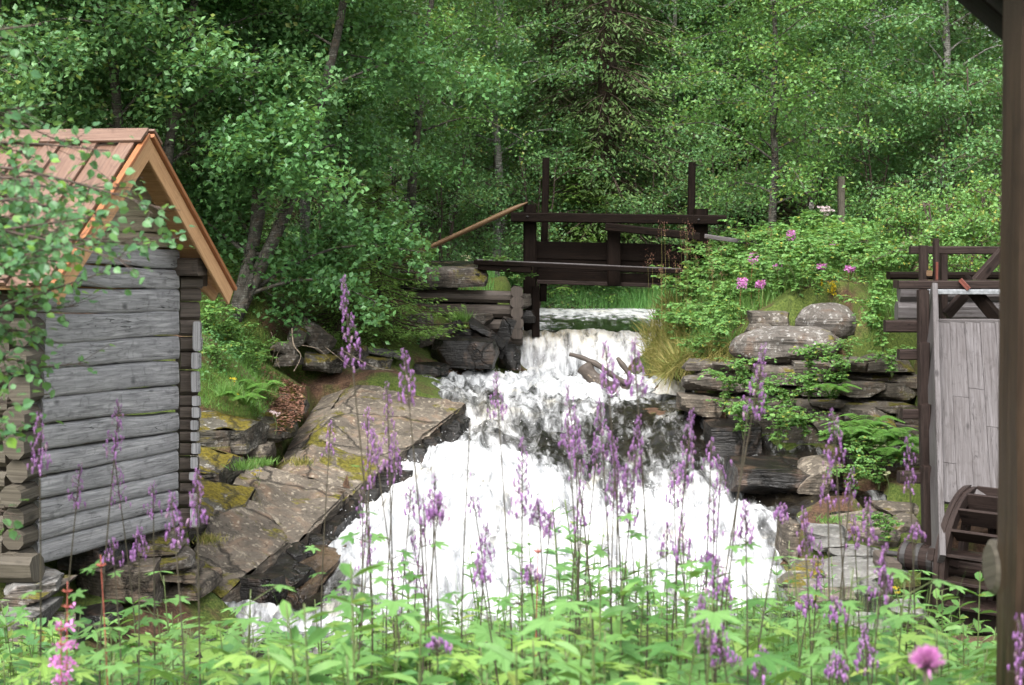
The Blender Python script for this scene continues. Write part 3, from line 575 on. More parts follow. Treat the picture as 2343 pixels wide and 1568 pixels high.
for (px, py, d, ww, hh, kk) in flats:
    l_, m_ = lab[kk]
    stone(px, py+hh/2, d, ww*.92, hh, random.uniform(.38, .55), l_+FN.get((px, py), ''), m_, None, name='flat_stone', rz=random.uniform(-.2, .2), tilt=(random.uniform(.06, .14), random.uniform(-.05, .05)), rough=.016, n=11)
stone(1808, 1240, 15.3, 36, 90, .5, 'pinkish rock face at the water edge of the right shore', 'rock_slab', tilt=(0, .1))
# stones under and beside the shed
fs = [(345, 1240, 13.0, 110, 22, 'rock', 'thin brown stone under the far corner of the shed'), (400, 1215, 13.3, 60, 20, 'rock', 'small stone tucked under the shed corner log'), (330, 1262, 12.8, 150, 22, 'rock_slab', 'long brown foundation stone below the bottom shed log'), (350, 1290, 12.7, 160, 24, 'rock', 'dark foundation stone second from the top under the shed'),
      (380, 1320, 12.8, 130, 22, 'rock_slab', 'lowest brown foundation stone by the slab edge'), (250, 1345, 12.3, 190, 80, 'rock_slab', 'large pointed brown stone under the middle of the shed'), (210, 1270, 12.2, 110, 60, 'rock_wet', 'black stone in the hollow beneath the shed'), (55, 1345, 10.9, 130, 20, 'rock_grey', 'topmost flat stone of the pile under the near shed corner'),
      (60, 1372, 10.8, 110, 24, 'rock', 'grey stone second in the pile under the near shed corner'), (45, 1425, 10.6, 100, 50, 'rock_grey', 'pale lichened block in the pile under the near shed corner'), (70, 1460, 10.5, 130, 22, 'rock', 'brown flat stone at the base of the near corner pile'), (110, 1480, 10.5, 120, 30, 'rock_wet', 'dark stone at the bottom of the near corner pile'),
      (180, 1440, 11.4, 150, 50, 'rock_wet', 'dark wet stone at the water below the shed'), (420, 1352, 12.9, 100, 30, 'rock_slab', 'brown stone at the water left of the slab edge'), (310, 1370, 12.5, 100, 40, 'rock', 'grey stone by the still water below the shed')]
for q in fs: stone(*q[:5], .7, q[6], q[5], tilt=(0, random.uniform(-.06, .06)), rz=random.uniform(-.2, .2))

# ------------------------------------------------------------------ ground sheet
xs = axis(-6.5, 6.5, .09, -75, 75, 1.1); ys = axis(1, 31, .09, -45, 125, 1.1)
X, Y = np.meshgrid(xs, ys); Z = gz(X, Y)
p3 = np.stack([X.ravel(), Y.ravel(), 0*X.ravel()], 1)
Z = Z+(fbm(p3*1.3, 4)*.12+np.abs(fbm(p3*5, 3))*.05).reshape(X.shape)
bl_ = np.interp(Y, [q.y for q in bl][::-1], [q.x for q in bl][::-1]); wet_ = (Y > 13.4) & (Y < 20.2) & (X > bl_+.02) & (X < bl_+2.2); Z = np.where(wet_, np.minimum(Z, wz(X, Y)-.4), Z)
pd = sm(X, -.05, .12)*sm(3.0-X, 0, .3)*((Y > 24.2) & (Y < 29.3)); Z = np.where(pd > 0, Z*(1-pd)+np.minimum(Z, PZ-.35)*pd, Z)
c_l, c_r = P(1425, 905, 21).x, P(1600, 905, 21).x; Z = np.where((X > c_l) & (X < c_r) & (Y > 19.4) & (Y < 22.1), np.minimum(Z, P(1500, 925, 20.9).z), Z)
Z = np.where((X > 3.2) & (X < 5.6) & (Y > 12.2) & (Y < 14.9), np.minimum(Z, -4.15), Z)
for (v, big_) in ROCKS:
    if big_:
        ok = v[:, 2] > np.percentile(v[:, 2], 55)
        for q in v[ok]:
            i0, i1 = np.searchsorted(xs, [q[0]-.1, q[0]+.1]); j0, j1 = np.searchsorted(ys, [q[1]-.1, q[1]+.1])
            Z[j0:j1, i0:i1] = np.minimum(Z[j0:j1, i0:i1], q[2]-.12)
    else:
        lo, hi = v.min(0), v.max(0); i0, i1 = np.searchsorted(xs, [lo[0]+.02, hi[0]-.02]); j0, j1 = np.searchsorted(ys, [lo[1]-.28, hi[1]-.05])
        Z[j0:j1, i0:i1] = np.minimum(Z[j0:j1, i0:i1], lo[2]+.3*(hi[2]-lo[2]))
mb = MB(); mb.addraw(np.stack([X.ravel(), Y.ravel(), Z.ravel()], 1), gridfaces(len(xs), len(ys)), np.full((len(xs)-1)*(len(ys)-1), 4))
m, n, o = new_mat('ground_soil'); tc = N_(n, 'ShaderNodeTexCoord').outputs['Object']
a_ = noise_n(n, .9, 6, .6, tc); b_ = noise_n(n, 7, 6, .7, tc); c_ = noise_n(n, 40, 4, .7, tc)
col = mixc(n, ramp(n, b_, [(.35, 0.0), (.65, 1.0)]), (.035, .022, .014), (.11, .062, .038))
col = mixc(n, ramp(n, c_, [(.5, 0.0), (.66, .7)]), col, (.20, .12, .075))
gcol = mixc(n, ramp(n, c_, [(.35, 0.0), (.65, 1.0)]), (.03, .055, .01), (.11, .14, .03))
col = mixc(n, ramp(n, a_, [(.44, 0.0), (.52, 1.0)]), col, gcol)
bsdf(n, o, col, .9, .2, math_n(n, 'ADD', b_, c_), .8, .04)
tag(mb.build('ground', m, smooth=True), kind='structure')

# ------------------------------------------------------------------ dam
DG = 25.0
def part(root, name, mat, fn, label=None, smooth=False):
    mb = MB(); fn(mb); o = mb.build(name, M[mat] if isinstance(mat, str) else mat, smooth=smooth)
    adopt(root, o)
    if label: o['label'] = label
    return o
def B(p, q, wpx, hpx, up=(0, 0, 1), ww=None, **kw):
    """beam between two surveyed points; front height hpx, depth ww metres (along Y)"""
    a, b = P(*p), P(*q); s = (p[2]+q[2])/2/F
    return lambda mb: beam(mb, a, b, ww if ww else wpx*s, hpx*s, up, **kw)
def V_(px, y0, y1, d, wpx, dep=.16, px2=None, **kw):
    a, b = P(px2 if px2 else px, y1, d), P(px, y0, d); a = Vector((a.x, d, a.z)); b = Vector((b.x, d, b.z)); s = d/F
    return lambda mb: beam(mb, a, b, wpx*s, dep, (0, 1, 0), **kw)
M['peg'] = plain('pale_peg', (.16, .12, .1))
dam = empty('sluice_gate', P(1400, 760, DG), 'dark tarred timber sluice gate spanning the top of the waterfall', 'sluice gate')
part(dam, 'main_post', 'wood_dam', V_(1212, 470, 775, 25.0, 30, .22)); part(dam, 'main_post', 'wood_dam', V_(1602, 478, 700, 25.0, 32, .2))
part(dam, 'tenon_block', 'wood_dam', V_(1213, 468, 486, 24.85, 26, .14)); part(dam, 'tenon_block', 'wood_dam', V_(1603, 478, 494, 24.85, 26, .14))
for (x, y0, y1, x2) in ((1249, 361, 690, 1242), (1583, 371, 690, 1576)):
    o = part(dam, 'rack_post', 'wood_dam', V_(x, y0, y1, 25.22, 16, .12, px2=x2))
    def holes(mb, k):
        if 1:
            yy = y0+14+k*11.5; c = P(x-(yy-y0)*.021, yy, 25.22-.062)
            th = np.arange(8)/8*2*math.pi; rr = .013
            v = [(c.x+math.cos(t)*rr, c.y-.003, c.z+math.sin(t)*rr*1.2) for t in th]+[(c.x+math.cos(t)*rr, c.y+.03, c.z+math.sin(t)*rr*1.2) for t in th]
            mb.add(v, [tuple(range(8))]+[(i, (i+1) % 8, 8+(i+1) % 8, 8+i) for i in range(8)])
    for k in range(11): mb = MB(); holes(mb, k); h = mb.build('peg_hole', M['peg']); h.parent = o; h.matrix_parent_inverse = Matrix.Translation(-Vector(dam.location))
part(dam, 'cross_beam', 'wood_dam', B((1168, 497, 24.82), (1660, 504, 24.82), 0, 22, ww=.2))
part(dam, 'gate_board', 'wood_dam', B((1226, 572, 25.1), (1566, 580, 25.1), 0, 40, ww=.07)); part(dam, 'gate_board', 'wood_dam', B((1226, 605, 25.12), (1566, 612, 25.12), 0, 30, ww=.07))
part(dam, 'gate_board', 'wood_dam', B((1226, 631, 25.1), (1566, 641, 25.1), 0, 24, ww=.07))
part(dam, 'gate_sill_beam', 'wood_flume', B((1228, 645, 24.95), (1560, 655, 24.95), 0, 9, ww=.12))
part(dam, 'middle_post', 'wood_dam', V_(1404, 513, 652, 24.85, 30, .14))
part(dam, 'side_post', 'wood_dam', V_(1225, 655, 770, 24.6, 18, .14))
for x, y in ((1206, 496), (1598, 503), (1404, 523)): part(dam, 'bolt', 'iron', (lambda x, y: lambda mb: stamp(mb, oct_v, oct_f, np.array([P(x, y, 24.71)]), np.array([[0, 0, 1.]]), np.array([[0, 1., 0]]), .022))(x, y))
rail = tag(MB().build('x', M['iron']) if False else empty('hand_rail', P(1400, 520, 24.7), 'sloping plank rail running from the middle gate post down into the plants', 'rail'))
part(rail, 'rail_board', 'wood_dam', B((1384, 519, 24.65), (1600, 542, 24.5), 0, 18, ww=.14)); part(rail, 'rail_board', 'wood_bed', B((1612, 541, 24.5), (1830, 570, 24.2), 0, 10, ww=.14))
wk = empty('walkway', P(1300, 605, 24.2), 'weathered plank walkway crossing in front of the sluice gate', 'walkway')
part(wk, 'plank', 'wood_dam', B((1084, 600, 24.3), (1560, 622, 24.2), 0, 10, ww=.16)); part(wk, 'plank', 'wood_bed', B((1092, 597, 24.5), (1556, 618, 24.4), 0, 7, ww=.16))
part(wk, 'bearer', 'wood_dam', B((1094, 611, 24.35), (1215, 618, 24.3), 0, 14, ww=.2))
pole = MB(); a, b = P(915, 598, 25.0), P(1207, 463, 24.75); pts = [a.lerp(b, t) for t in np.linspace(0, 1, 20)]
tube(pole, pts, np.concatenate([np.linspace(.038, .045, 17), [.04, .028, .008]]), 8)
po = pole.build('wooden_pole', M['wood_pole'], smooth=True); tag(po, 'long brown wooden pole leaning from the bank to the left gate post', 'pole')
tag(MB().build('a', M['iron']) if False else (lambda mb: (V_(1924, 404, 545, 26.0, 15, .1)(mb), mb.build('fence_post', M['wood_corner']))[1])(MB()), 'lone brown wooden post standing behind the flowering mound', 'post')
crib = empty('timber_crib', P(1050, 760, 24.4), 'dark log crib walling up the left abutment of the dam', 'retaining wall')
for k, (y0, y1, x0) in enumerate(((663, 690, 930), (695, 724, 935), (728, 758, 960), (760, 785, 1010))):
    part(crib, 'log', 'wood_end', B((x0, (y0+y1)/2-2, 24.35), (1196, (y0+y1)/2+4, 24.35), 0, y1-y0, ww=.22, bev=.3, rough=.012))
for k in range(5):
    y = 668+k*24; part(crib, 'log_end', 'wood_end', (lambda y: lambda mb: beam(mb, P(1182, y, 24.12), P(1182, y, 24.12)+Vector((0, .5, 0)), .19+.03*(k % 2), .17, bev=.25, rough=.01))(y))
part(crib, 'fill_stones', 'rock_wet', lambda mb: [rock_bm(mb, P(x, y, 24.8), (.5, .6, .3)) for x, y in ((960, 680), (1030, 700), (1100, 690), (1150, 720), (1010, 740), (1080, 750), (1140, 760), (960, 720), (1170, 790))], smooth=False)
# overflow sill
tag((lambda mb: (beam(mb, P(1178, 765, 25.08)+Vector((0, 0, -.06)), P(1560, 765, 25.08)+Vector((0, 0, -.06)), .12, .14), mb.build('overflow_sill', M['wood_dam']))[1])(MB()), 'dark timber sill under the lip of the waterfall', 'sill')
# driftwood caught in the fall
dr = empty('driftwood', P(1380, 880, 22.4), 'broken tree root caught in the white water below the gate', 'driftwood')
def curve(pts, n=14):
    pts = [Vector(p) for p in pts]; out = []
    for i in range(len(pts)-1):
        p0 = pts[max(i-1, 0)]; p1 = pts[i]; p2 = pts[i+1]; p3_ = pts[min(i+2, len(pts)-1)]
        for t in np.linspace(0, 1, n, endpoint=False):
            out.append(.5*((2*p1)+(-p0+p2)*t+(2*p0-5*p1+4*p2-p3_)*t*t+(-p0+3*p1-3*p2+p3_)*t**3))
    out.append(pts[-1]); return out
def limb(mb, pts, r0, r1, n=8, rough=.12):
    c = np.array(curve(pts, 8)); rr = np.linspace(r0, r1, len(c)); i0 = len(mb.v); tube(mb, c, rr, n)
    v = mb.v[i0]; nrm = fbm(v*6, 3)[:, None]; cc = np.repeat(c, n, 0); mb.v[i0] = v+(v-cc)*nrm*rough*6
part(dr, 'stump', 'wood_end', lambda mb: limb(mb, [P(1335, 842, 22.2), P(1358, 866, 22.1), P(1392, 892, 22.1), P(1425, 905, 22.3)], .10, .17, 12), smooth=True)
part(dr, 'branch', 'wood_end', lambda mb: limb(mb, [P(1302, 811, 22.2), P(1330, 818, 22.2), P(1362, 833, 22.15), P(1395, 856, 22.1), P(1430, 875, 22.1)], .025, .05), smooth=True)
part(dr, 'branch', 'wood_end', lambda mb: limb(mb, [P(1412, 819, 22.3), P(1424, 836, 22.25), P(1440, 862, 22.2), P(1432, 886, 22.2)], .03, .05), smooth=True)
part(dr, 'branch', 'root', lambda mb: limb(mb, [P(1345, 858, 22.05), P(1375, 885, 22.0), P(1400, 903, 22.0)], .02, .03), smooth=True)
# small side fall
def fallmesh():
    mb = MB(); nx, ny = 26, 40; V = []
    tl, tr, bl, br = P(1548, 852, 21.9), P(1574, 853, 21.9), P(1490, 903, 20.9), P(1566, 903, 20.9)
    for j in range(ny):
        t = j/(ny-1)
        for i in range(nx):
            s = i/(nx-1); q = tl.lerp(tr, s).lerp(bl.lerp(br, s), t); q.z += .06*math.sin(math.pi*t); V.append(q)
    V = np.array(V); V[:, 2] += fbm(V*8, 3)*.08; V[:, 1] += fbm(V*8+9, 3)*.08; mb.addraw(V, gridfaces(nx, ny), np.full((nx-1)*(ny-1), 4))
    return mb.build('side_fall', M['water'], smooth=True, attrs={'foam': np.full(nx*ny, 1.5), 'fall': np.full(nx*ny, .45)})
tag(fallmesh(), kind='structure')

# ------------------------------------------------------------------ log shed
dn, df = 11.2, 13.3
Ls = [596-42, 603, 655, 713, 782, 844, 914, 973.5, 1035.6, 1091, 1141, 1192, 1240, 1298]
Rs = [570, 614, 659, 713, 770, 824.6, 881.5, 939, 985, 1028.7, 1081.6, 1123, 1164, 1206]
def Lx(y): return 108-(y-700)*.036
def Rx(y): return 408-(y-700)*.006
shed = empty('log_shed', P(250, 1290, 12.2), 'grey weathered log shed with a new board roof over the river', 'shed')
axd = Vector((.97, -.244, 0)); wdir = Vector((.244, .97, 0))
def logrow(mb, A, Bp, hA, hB, thick=.17, nz=14, nu=70, seed=0):
    """log from A to B (centre points on the face), face bulges along axd"""
    V = []; uv = []; faces = []; ns = nz
    off = seed*3.7; L = (Bp-A).length
    for i in range(nu+1):
        t = i/nu; c = A.lerp(Bp, t); h = hA+(hB-hA)*t
        sg = .012*math.sin(t*3+seed)+.012*mnoise.noise(Vector((t*3, seed*2.1, 0)))
        for j in range(ns):
            a = j/ns*2*math.pi; ca, sa = math.cos(a), math.sin(a)
            x = math.copysign(abs(ca)**.25, ca)*thick/2; z = math.copysign(abs(sa)**.45, sa)*h*.5
            q = c+axd*(x-thick/2)+Vector((0, 0, z+sg)); nn = mnoise.noise(Vector((t*L*2, j*.6, off)))*.008+mnoise.noise(Vector((t*L*9, j*1.1, off)))*.004
            V.append(q+axd*nn*ca+Vector((0, 0, nn*sa)))
    for i in range(nu):
        for j in range(ns):
            k = (j+1) % ns; faces.append((i*ns+j, i*ns+k, (i+1)*ns+k, (i+1)*ns+j)); u0, u1 = i/nu*L+off, (i+1)/nu*L+off; v0, v1 = j*.045+off*3, (j+1)*.045+off*3
            uv += [(u0, v0), (u0, v1), (u1, v1), (u1, v0)]
    faces += [tuple(range(ns)), tuple(nu*ns+j for j in range(ns))[::-1]]
    for b in (0, 1): uv += [(off+math.cos(j)*.05, off+math.sin(j)*.05) for j in range(ns)]
    mb.add(V, faces, uv)
def gable(mb):
    for k in range(len(Ls)-1):
        yl0, yl1, yr0, yr1 = Ls[k], Ls[k+1], Rs[k], Rs[k+1]
        A = P(Lx((yl0+yl1)/2), (yl0+yl1)/2, dn); Bq = P(Rx((yr0+yr1)/2)+3, (yr0+yr1)/2, df)
        if k == 0: A = A.lerp(Bq, .16)
        logrow(mb, A, Bq, (yl1-yl0)*dn/F*.99, (yr1-yr0)*df/F*.99, seed=k+1, thick=.15+.03*((k*7) % 3)/2)
part(shed, 'gable_wall', 'wood_grey', gable, smooth=True)
def gable_top(mb):
    # courses narrowing up to the ridge
    base = [(562, 568, .23, 1.0), (528, 530, .32, .93), (494, 494, .42, .85), (462, 460, .50, .76), (434, 432, .56, .69), (408, 406, .60, .66)]
    for k, (yl, yr, t0, t1) in enumerate(base):
        A0 = P(108, yl-14, dn); B0 = P(410, yr-14, df); A = A0.lerp(B0, t0); Bq = A0.lerp(B0, t1)
        logrow(mb, A, Bq, .14, .125, seed=k+31, thick=.16)
part(shed, 'gable_top', 'wood_yel', gable_top, smooth=True)
# back-left interior filler wall and side (eave) wall facing the camera
nearc = P(100, 1000, dn); nearc.z = 0
def sidewall(mb):
    for k in range(len(Ls)-1):
        y0, y1 = Ls[k], Ls[k+1]
        if k == 0: y0 = 600-40
        c0 = P(Lx(y0), y0, dn); c1 = P(Lx(y1), y1, dn); c = (c0+c1)/2; h = (c0.z-c1.z)
        beam(mb, c+wdir*.08+axd*(-.02), c+wdir*.08-axd*3.4+Vector((0, 0, 0)), .16, h*.98, rough=.012, bev=.4, seg=24)
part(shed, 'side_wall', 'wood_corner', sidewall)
def corner_near(mb):
    rows = Ls[3:]
    for k in range(len(rows)-1):
        y0, y1 = rows[k]+8, rows[k+1]+8; c = (P(Lx(y0), y0, dn)+P(Lx(y1), y1, dn))/2; h = (P(0, y0, dn).z-P(0, y1, dn).z)
        ex = .17+.035*math.sin(k*2.3)
        beam(mb, c+axd*-.09+wdir*.1, c+axd*-.09-wdir*(ex+.05), .17, h*.9, rough=.012, bev=.28, seg=5)
        if k % 1 == 0: beam(mb, c+Vector((0, 0, h*.45))+axd*-.7-wdir*.02, c+Vector((0, 0, h*.45))+axd*(-.24)-wdir*.02, .15, h*.85, rough=.012, bev=.28, seg=5)
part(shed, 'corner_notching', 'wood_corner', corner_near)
part(shed, 'sill_log_end', 'wood_corner', lambda mb: beam(mb, P(86, 1300, 10.95), P(30, 1305, 10.95)+Vector((-.3, .1, 0)), .2, .2, bev=.25, rough=.012))
def corner_far(mb):
    ys_ = [(590, 628), (632, 660), (660, 688), (690, 732), (732, 768), (772, 803), (846, 903), (903, 930), (930, 958), (958, 985), (985, 1010), (1012, 1042), (1044, 1075), (1078, 1100), (1102, 1124), (1126, 1156), (1160, 1212)]
    ys_.append((803, 845))
    for k, (y0, y1) in enumerate(ys_):
        y = (y0+y1)/2; h = (y1-y0)*13.35/F*.97; x = 411-(y-600)*.008
        wdt = 46-(y-600)*.012+3*math.sin(k*1.7)
        a = P(x-2, y, 13.42); b = P(x+wdt, y, 13.5)
        beam(mb, a, b, .17, h, rough=.01, bev=.2, seg=4)
part(shed, 'corner_log_ends', 'wood_end', corner_far)
def end_grain(mb):
    for k, (y0, y1) in enumerate(((734, 802), (772, 803), (805, 845), (848, 900), (906, 930), (932, 957), (960, 984), (988, 1010), (1014, 1041), (1046, 1074), (1080, 1100), (1128, 1156), (1162, 1208))):
        y = (y0+y1)/2; x = 452-(y-700)*.02+2*math.sin(k*1.7)
        a = P(x-2, y, 13.30); b = P(x+3, y, 13.55); beam(mb, a+Vector((0, 0, 0)), b, .06, (y1-y0)*13.4/F*.93, rough=.01, bev=.15, seg=2)
part(shed, 'pale_end_grain', 'wood_grey', end_grain)
# roof frame points
RA = P(334, 322, 12.2)                       # apex at verge
EN = P(118, 668, 10.72); EF = P(526, 672, 13.72)
back = -axd*3.9
def roofplane(mb, E, side):
    n = (RA-E).normalized(); L = (RA-E).length; nb = 24; wdh = 3.9/nb
    nrm = axd.cross(n) if side < 0 else n.cross(axd); nrm.normalize()
    if nrm.z < 0: nrm = -nrm
    for k in range(nb):
        o_ = -axd*(wdh*(k+.5)); top = .0 if k % 2 else .03
        wd = wdh*(1.25 if k % 2 else .82)
        jit = random.uniform(-.03, .01)
        beam(mb, E+o_+nrm*(.045+top)+n*jit, RA+o_+nrm*(.045+top), wd, .022, nrm, rough=.0015, bev=.1, seg=10)
part(shed, 'roof_boards', 'wood_roof', lambda mb: roofplane(mb, EN, -1)); part(shed, 'roof_boards', 'wood_roof', lambda mb: roofplane(mb, EF, 1))
def soff(mb, E):
    n = (RA-E).normalized(); nrm = axd.cross(n); nrm.normalize()
    if nrm.z < 0: nrm = -nrm
    for k in range(16):
        q = E.lerp(RA, (k+.5)/16); beam(mb, q+nrm*.018, q+nrm*.018-axd*3.85, (RA-E).length/16*.985, .02, nrm, rough=.001, seg=6)
part(shed, 'soffit_boards', 'wood_new', lambda mb: (soff(mb, EN), soff(mb, EF)))
def barge(E):
    def f(mb):
        n = (RA-E).normalized(); nrm = axd.cross(n); nrm.normalize()
        if nrm.z < 0: nrm = -nrm
        beam(mb, E+axd*.012-nrm*.045, RA+axd*.012-nrm*.045+n*.02, .024, .15, nrm, rough=.001, seg=10)
    return f
part(shed, 'bargeboard', 'wood_new', barge(EN)); part(shed, 'bargeboard', 'wood_new', barge(EF))
def edge(E):
    def f(mb):
        n = (RA-E).normalized(); nrm = axd.cross(n); nrm.normalize()
        if nrm.z < 0: nrm = -nrm
        beam(mb, E+axd*.03+nrm*.052, RA+axd*.03+nrm*.052, .05, .035, nrm, rough=.001, seg=10)
    return f
part(shed, 'roof_edge', 'wood_red', edge(EN)); part(shed, 'roof_edge', 'wood_red', edge(EF))
def ridge(mb):
    for E, sgn in ((EN, 1), (EF, 1)):
        n = (E-RA).normalized(); nrm = axd.cross(n); nrm.normalize()
        if nrm.z < 0: nrm = -nrm
        q = RA+nrm*.1+n*.07
        beam(mb, q+axd*.05, q-axd*3.95, .17, .022, nrm, rough=.001, seg=12)
part(shed, 'ridge_board', 'wood_roof', ridge)
part(shed, 'purlin_end', 'wood_end', lambda mb: (beam(mb, P(455, 640, 13.5)-axd*.9, P(455, 640, 13.5)+axd*.05, .14, .12), beam(mb, P(410, 610, 13.35)-axd*.6, P(410, 610, 13.35)+axd*.22, .2, .15)))
part(shed, 'rafter_end', 'wood_new', lambda mb: beam(mb, P(455, 640, 13.55), P(492, 678, 13.75), .04, .1))

# ------------------------------------------------------------------ flume and water wheel
fl_ = empty('flume', P(2200, 1250, 14), 'steep timber flume of silvery boards running down to the mill wheel', 'flume')
T0 = P(2137, 744, 15.2); T1 = P(2150, 1122, 13.55); Tn = (T1-T0).normalized()
side = Vector((1, 0, 0)); bn = side.cross(Tn); bn = -bn if bn.z < 0 else bn; bn.normalize()
T1 = T1+Tn*.15
def bed(mb):
    for k in range(9):
        w_ = .152; o_ = side*(w_*(k+.5)+.02*0); br = random.uniform(.35, .8)
        a = T0+o_; b = T1+o_; c = a.lerp(b, br)
        beam(mb, a-Tn*.02, c-Tn*.003, w_*.972, .03, bn, rough=.0025, bev=.08, seg=10); beam(mb, c+Tn*.003, b, w_*.972, .03, bn, rough=.0025, bev=.08, seg=8)
part(fl_, 'bed_boards', 'wood_bed', bed)
part(fl_, 'side_board', 'wood_bed', lambda mb: beam(mb, P(2131, 674, 15.4), P(2148, 1295, 13.05), .055, .34, bn, rough=.003, seg=22))
part(fl_, 'side_board', 'wood_bed', lambda mb: beam(mb, P(2131, 674, 15.4)+side*1.42, P(2148, 1295, 13.05)+side*1.42, .055, .34, bn, rough=.003, seg=22))
for (x0, x1, y0, y1, d) in ((2111, 2111, 664, 786, 15.2), (2112, 2113, 784, 925, 14.8), (2114, 2118, 925, 1066, 14.4), (2119, 2122, 1066, 1218, 14.0)):
    part(fl_, 'side_post', 'wood_flume', V_(x0, y0, y1+30, d, 23, .12, px2=x1))
for (x0, x1, y0, y1, d) in ((2023, 2110, 731, 762, 15.3), (2054, 2112, 798, 824, 14.95), (2062, 2114, 933, 960, 14.5), (2055, 2118, 1076, 1106, 14.1)):
    yy = (y0+y1)/2; c = P(x0, yy, d); e = P(x1, yy, d); part(fl_, 'cross_beam', 'wood_flume', (lambda c, e, hh: lambda mb: beam(mb, c, Vector((e.x, c.y, c.z)), .13, hh, rough=.003))(c, e, (y1-y0)*d/F*.9))
part(fl_, 'lower_post', 'wood_flume', V_(2130, 1240, 1480, 14.0, 26, .13)); part(fl_, 'lower_post', 'wood_flume', V_(2120, 1480-260, 1480, 14.2, 22, .13))
def hb(x0, x1, y0, y1, d, dep=.1): return lambda mb: beam(mb, P(x0, (y0+y1)/2, d), P(x0, (y0+y1)/2, d)+Vector(((x1-x0)*d/F, 0, 0)), dep, (y1-y0)*d/F, rough=.003)
part(fl_, 'bed_head_board', 'wood_bed', hb(2137, 2460, 730, 747, 15.3, .1))
gt = empty('flume_gate', P(2180, 740, 15.6), 'dark timber frame and braces at the head of the flume', 'gate frame')
part(gt, 'top_rail', 'wood_flume', hb(2081, 2480, 564, 582, 16.2)); part(gt, 'post', 'wood_flume', V_(2112, 562, 690, 16.05, 18, .1)); part(gt, 'post', 'wood_flume', V_(2141, 545, 740, 15.9, 11, .08)); part(gt, 'post', 'wood_flume', V_(2158, 582, 740, 16.1, 15, .1))
part(gt, 'red_stick', 'red_wood', V_(2143, 600, 728, 15.8, 5, .03)); part(gt, 'foot_plank', 'wood_flume', hb(2049, 2470, 641, 660, 15.55, .24)); part(gt, 'metal_rail', 'metal', hb(2123, 2470, 663, 674, 15.4, .08))
part(gt, 'brace', 'wood_flume', lambda mb: beam(mb, P(2294, 576, 16), P(2164, 722, 15.8), .07, .11, rough=.003)); part(gt, 'brace', 'wood_dam', lambda mb: beam(mb, P(2205, 640, 15.7), P(2310, 765, 15.2), .07, .13, rough=.003))
part(gt, 'wedge', 'red_wood', lambda mb: beam(mb, P(2196, 640, 15.4), P(2216, 662, 15.35), .03, .045)); part(gt, 'peg', 'wood_pole', lambda mb: beam(mb, P(2126, 625, 16), P(2126, 625, 15.85), .06, .06))
tw = empty('trough_wall', P(2200, 740, 16.8), 'pale log side of the water trough behind the flume gate', 'trough')
for (y0, y1, x0, mt) in ((622, 640, 2031, 'wood_dam'), (640, 690, 2055, 'wood_bed'), (690, 738, 2050, 'wood_bed'), (738, 760, 2060, 'wood_end')):
    part(tw, 'log', mt, (lambda y0, y1, x0: lambda mb: beam(mb, P(x0, (y0+y1)/2, 16.8), P(x0+430, (y0+y1)/2, 16.8), .2, (y1-y0)*16.8/F, bev=.3, rough=.01))(y0, y1, x0))
wh = empty('water_wheel', P(2230, 1300, 13.7), 'dark wooden water wheel with paddles at the foot of the flume', 'water wheel')
WC = P(2212, 1292, 13.6); wa = Vector((math.cos(R(30)), -math.sin(R(30))*1, 0)).normalized(); wa = Vector((math.cos(R(38)), -math.sin(R(38)), 0))
# axis chosen so that the near edge of the wheel swings left
wp = Vector((wa.y, -wa.x, 0)); RWo, RWi = .74, .60
def ring(mb, c, r0, r1, th, seg=48, gap=True):
    V = []; faces = []
    for i in range(seg):
        a = i/seg*2*math.pi; d = wp*math.cos(a)+Vector((0, 0, 1))*math.sin(a)
        V += [c+d*r0-wa*th/2, c+d*r1-wa*th/2, c+d*r1+wa*th/2, c+d*r0+wa*th/2]
    uv = []
    for i in range(seg):
        j = (i+1) % seg
        for q in range(4):
            faces.append((i*4+q, i*4+(q+1) % 4, j*4+(q+1) % 4, j*4+q)); u0, u1 = i/seg*4, (i+1)/seg*4; uv += [(u0, q*.1), (u0, q*.1+.1), (u1, q*.1+.1), (u1, q*.1)]
    mb.add(V, faces, uv)
for s_ in (0, 1):
    part(wh, 'rim', 'wood_flume' , (lambda s_: lambda mb: (ring(mb, WC+wa*(.66*s_), RWi, RWo, .05), ring(mb, WC+wa*(.66*s_+.05), RWi+.03, RWo-.012, .05)))(s_))
def paddle(k):
    def f(mb):
        a = k/20*2*math.pi; d = wp*math.cos(a)+Vector((0, 0, 1))*math.sin(a); t = -wp*math.sin(a)+Vector((0, 0, 1))*math.cos(a)
        c = WC+d*(RWi+.04); beam(mb, c+wa*.075, c+wa*.62, .19, .028, t, rough=.002)
    return f
for k in range(20): part(wh, 'paddle', 'wood_flume', paddle(k))
def spokes(mb):
    for s_ in (-.06, .72):
        for a in (.3, .3+math.pi/2):
            d = wp*math.cos(a)+Vector((0, 0, 1))*math.sin(a); beam(mb, WC+wa*s_-d*RWo, WC+wa*s_+d*RWo, .06, .11, d.cross(wa), rough=.003)
part(wh, 'spokes', 'wood_flume', spokes)
def cyl(mb, a, b, r, n=20): tube(mb, [a, a.lerp(b, .5), b], r, n)
part(wh, 'shaft', 'wood_flume', lambda mb: cyl(mb, WC-wa*.62, WC+wa*1.6, .13), smooth=False)
for t in (-.6, -.47, -.34, -.2): part(wh, 'iron_band', 'iron', (lambda t: lambda mb: cyl(mb, WC+wa*t, WC+wa*(t+.05), .136))(t))
part(wh, 'axle_pin', 'iron', lambda mb: cyl(mb, WC-wa*.8, WC-wa*.6, .025, 10))
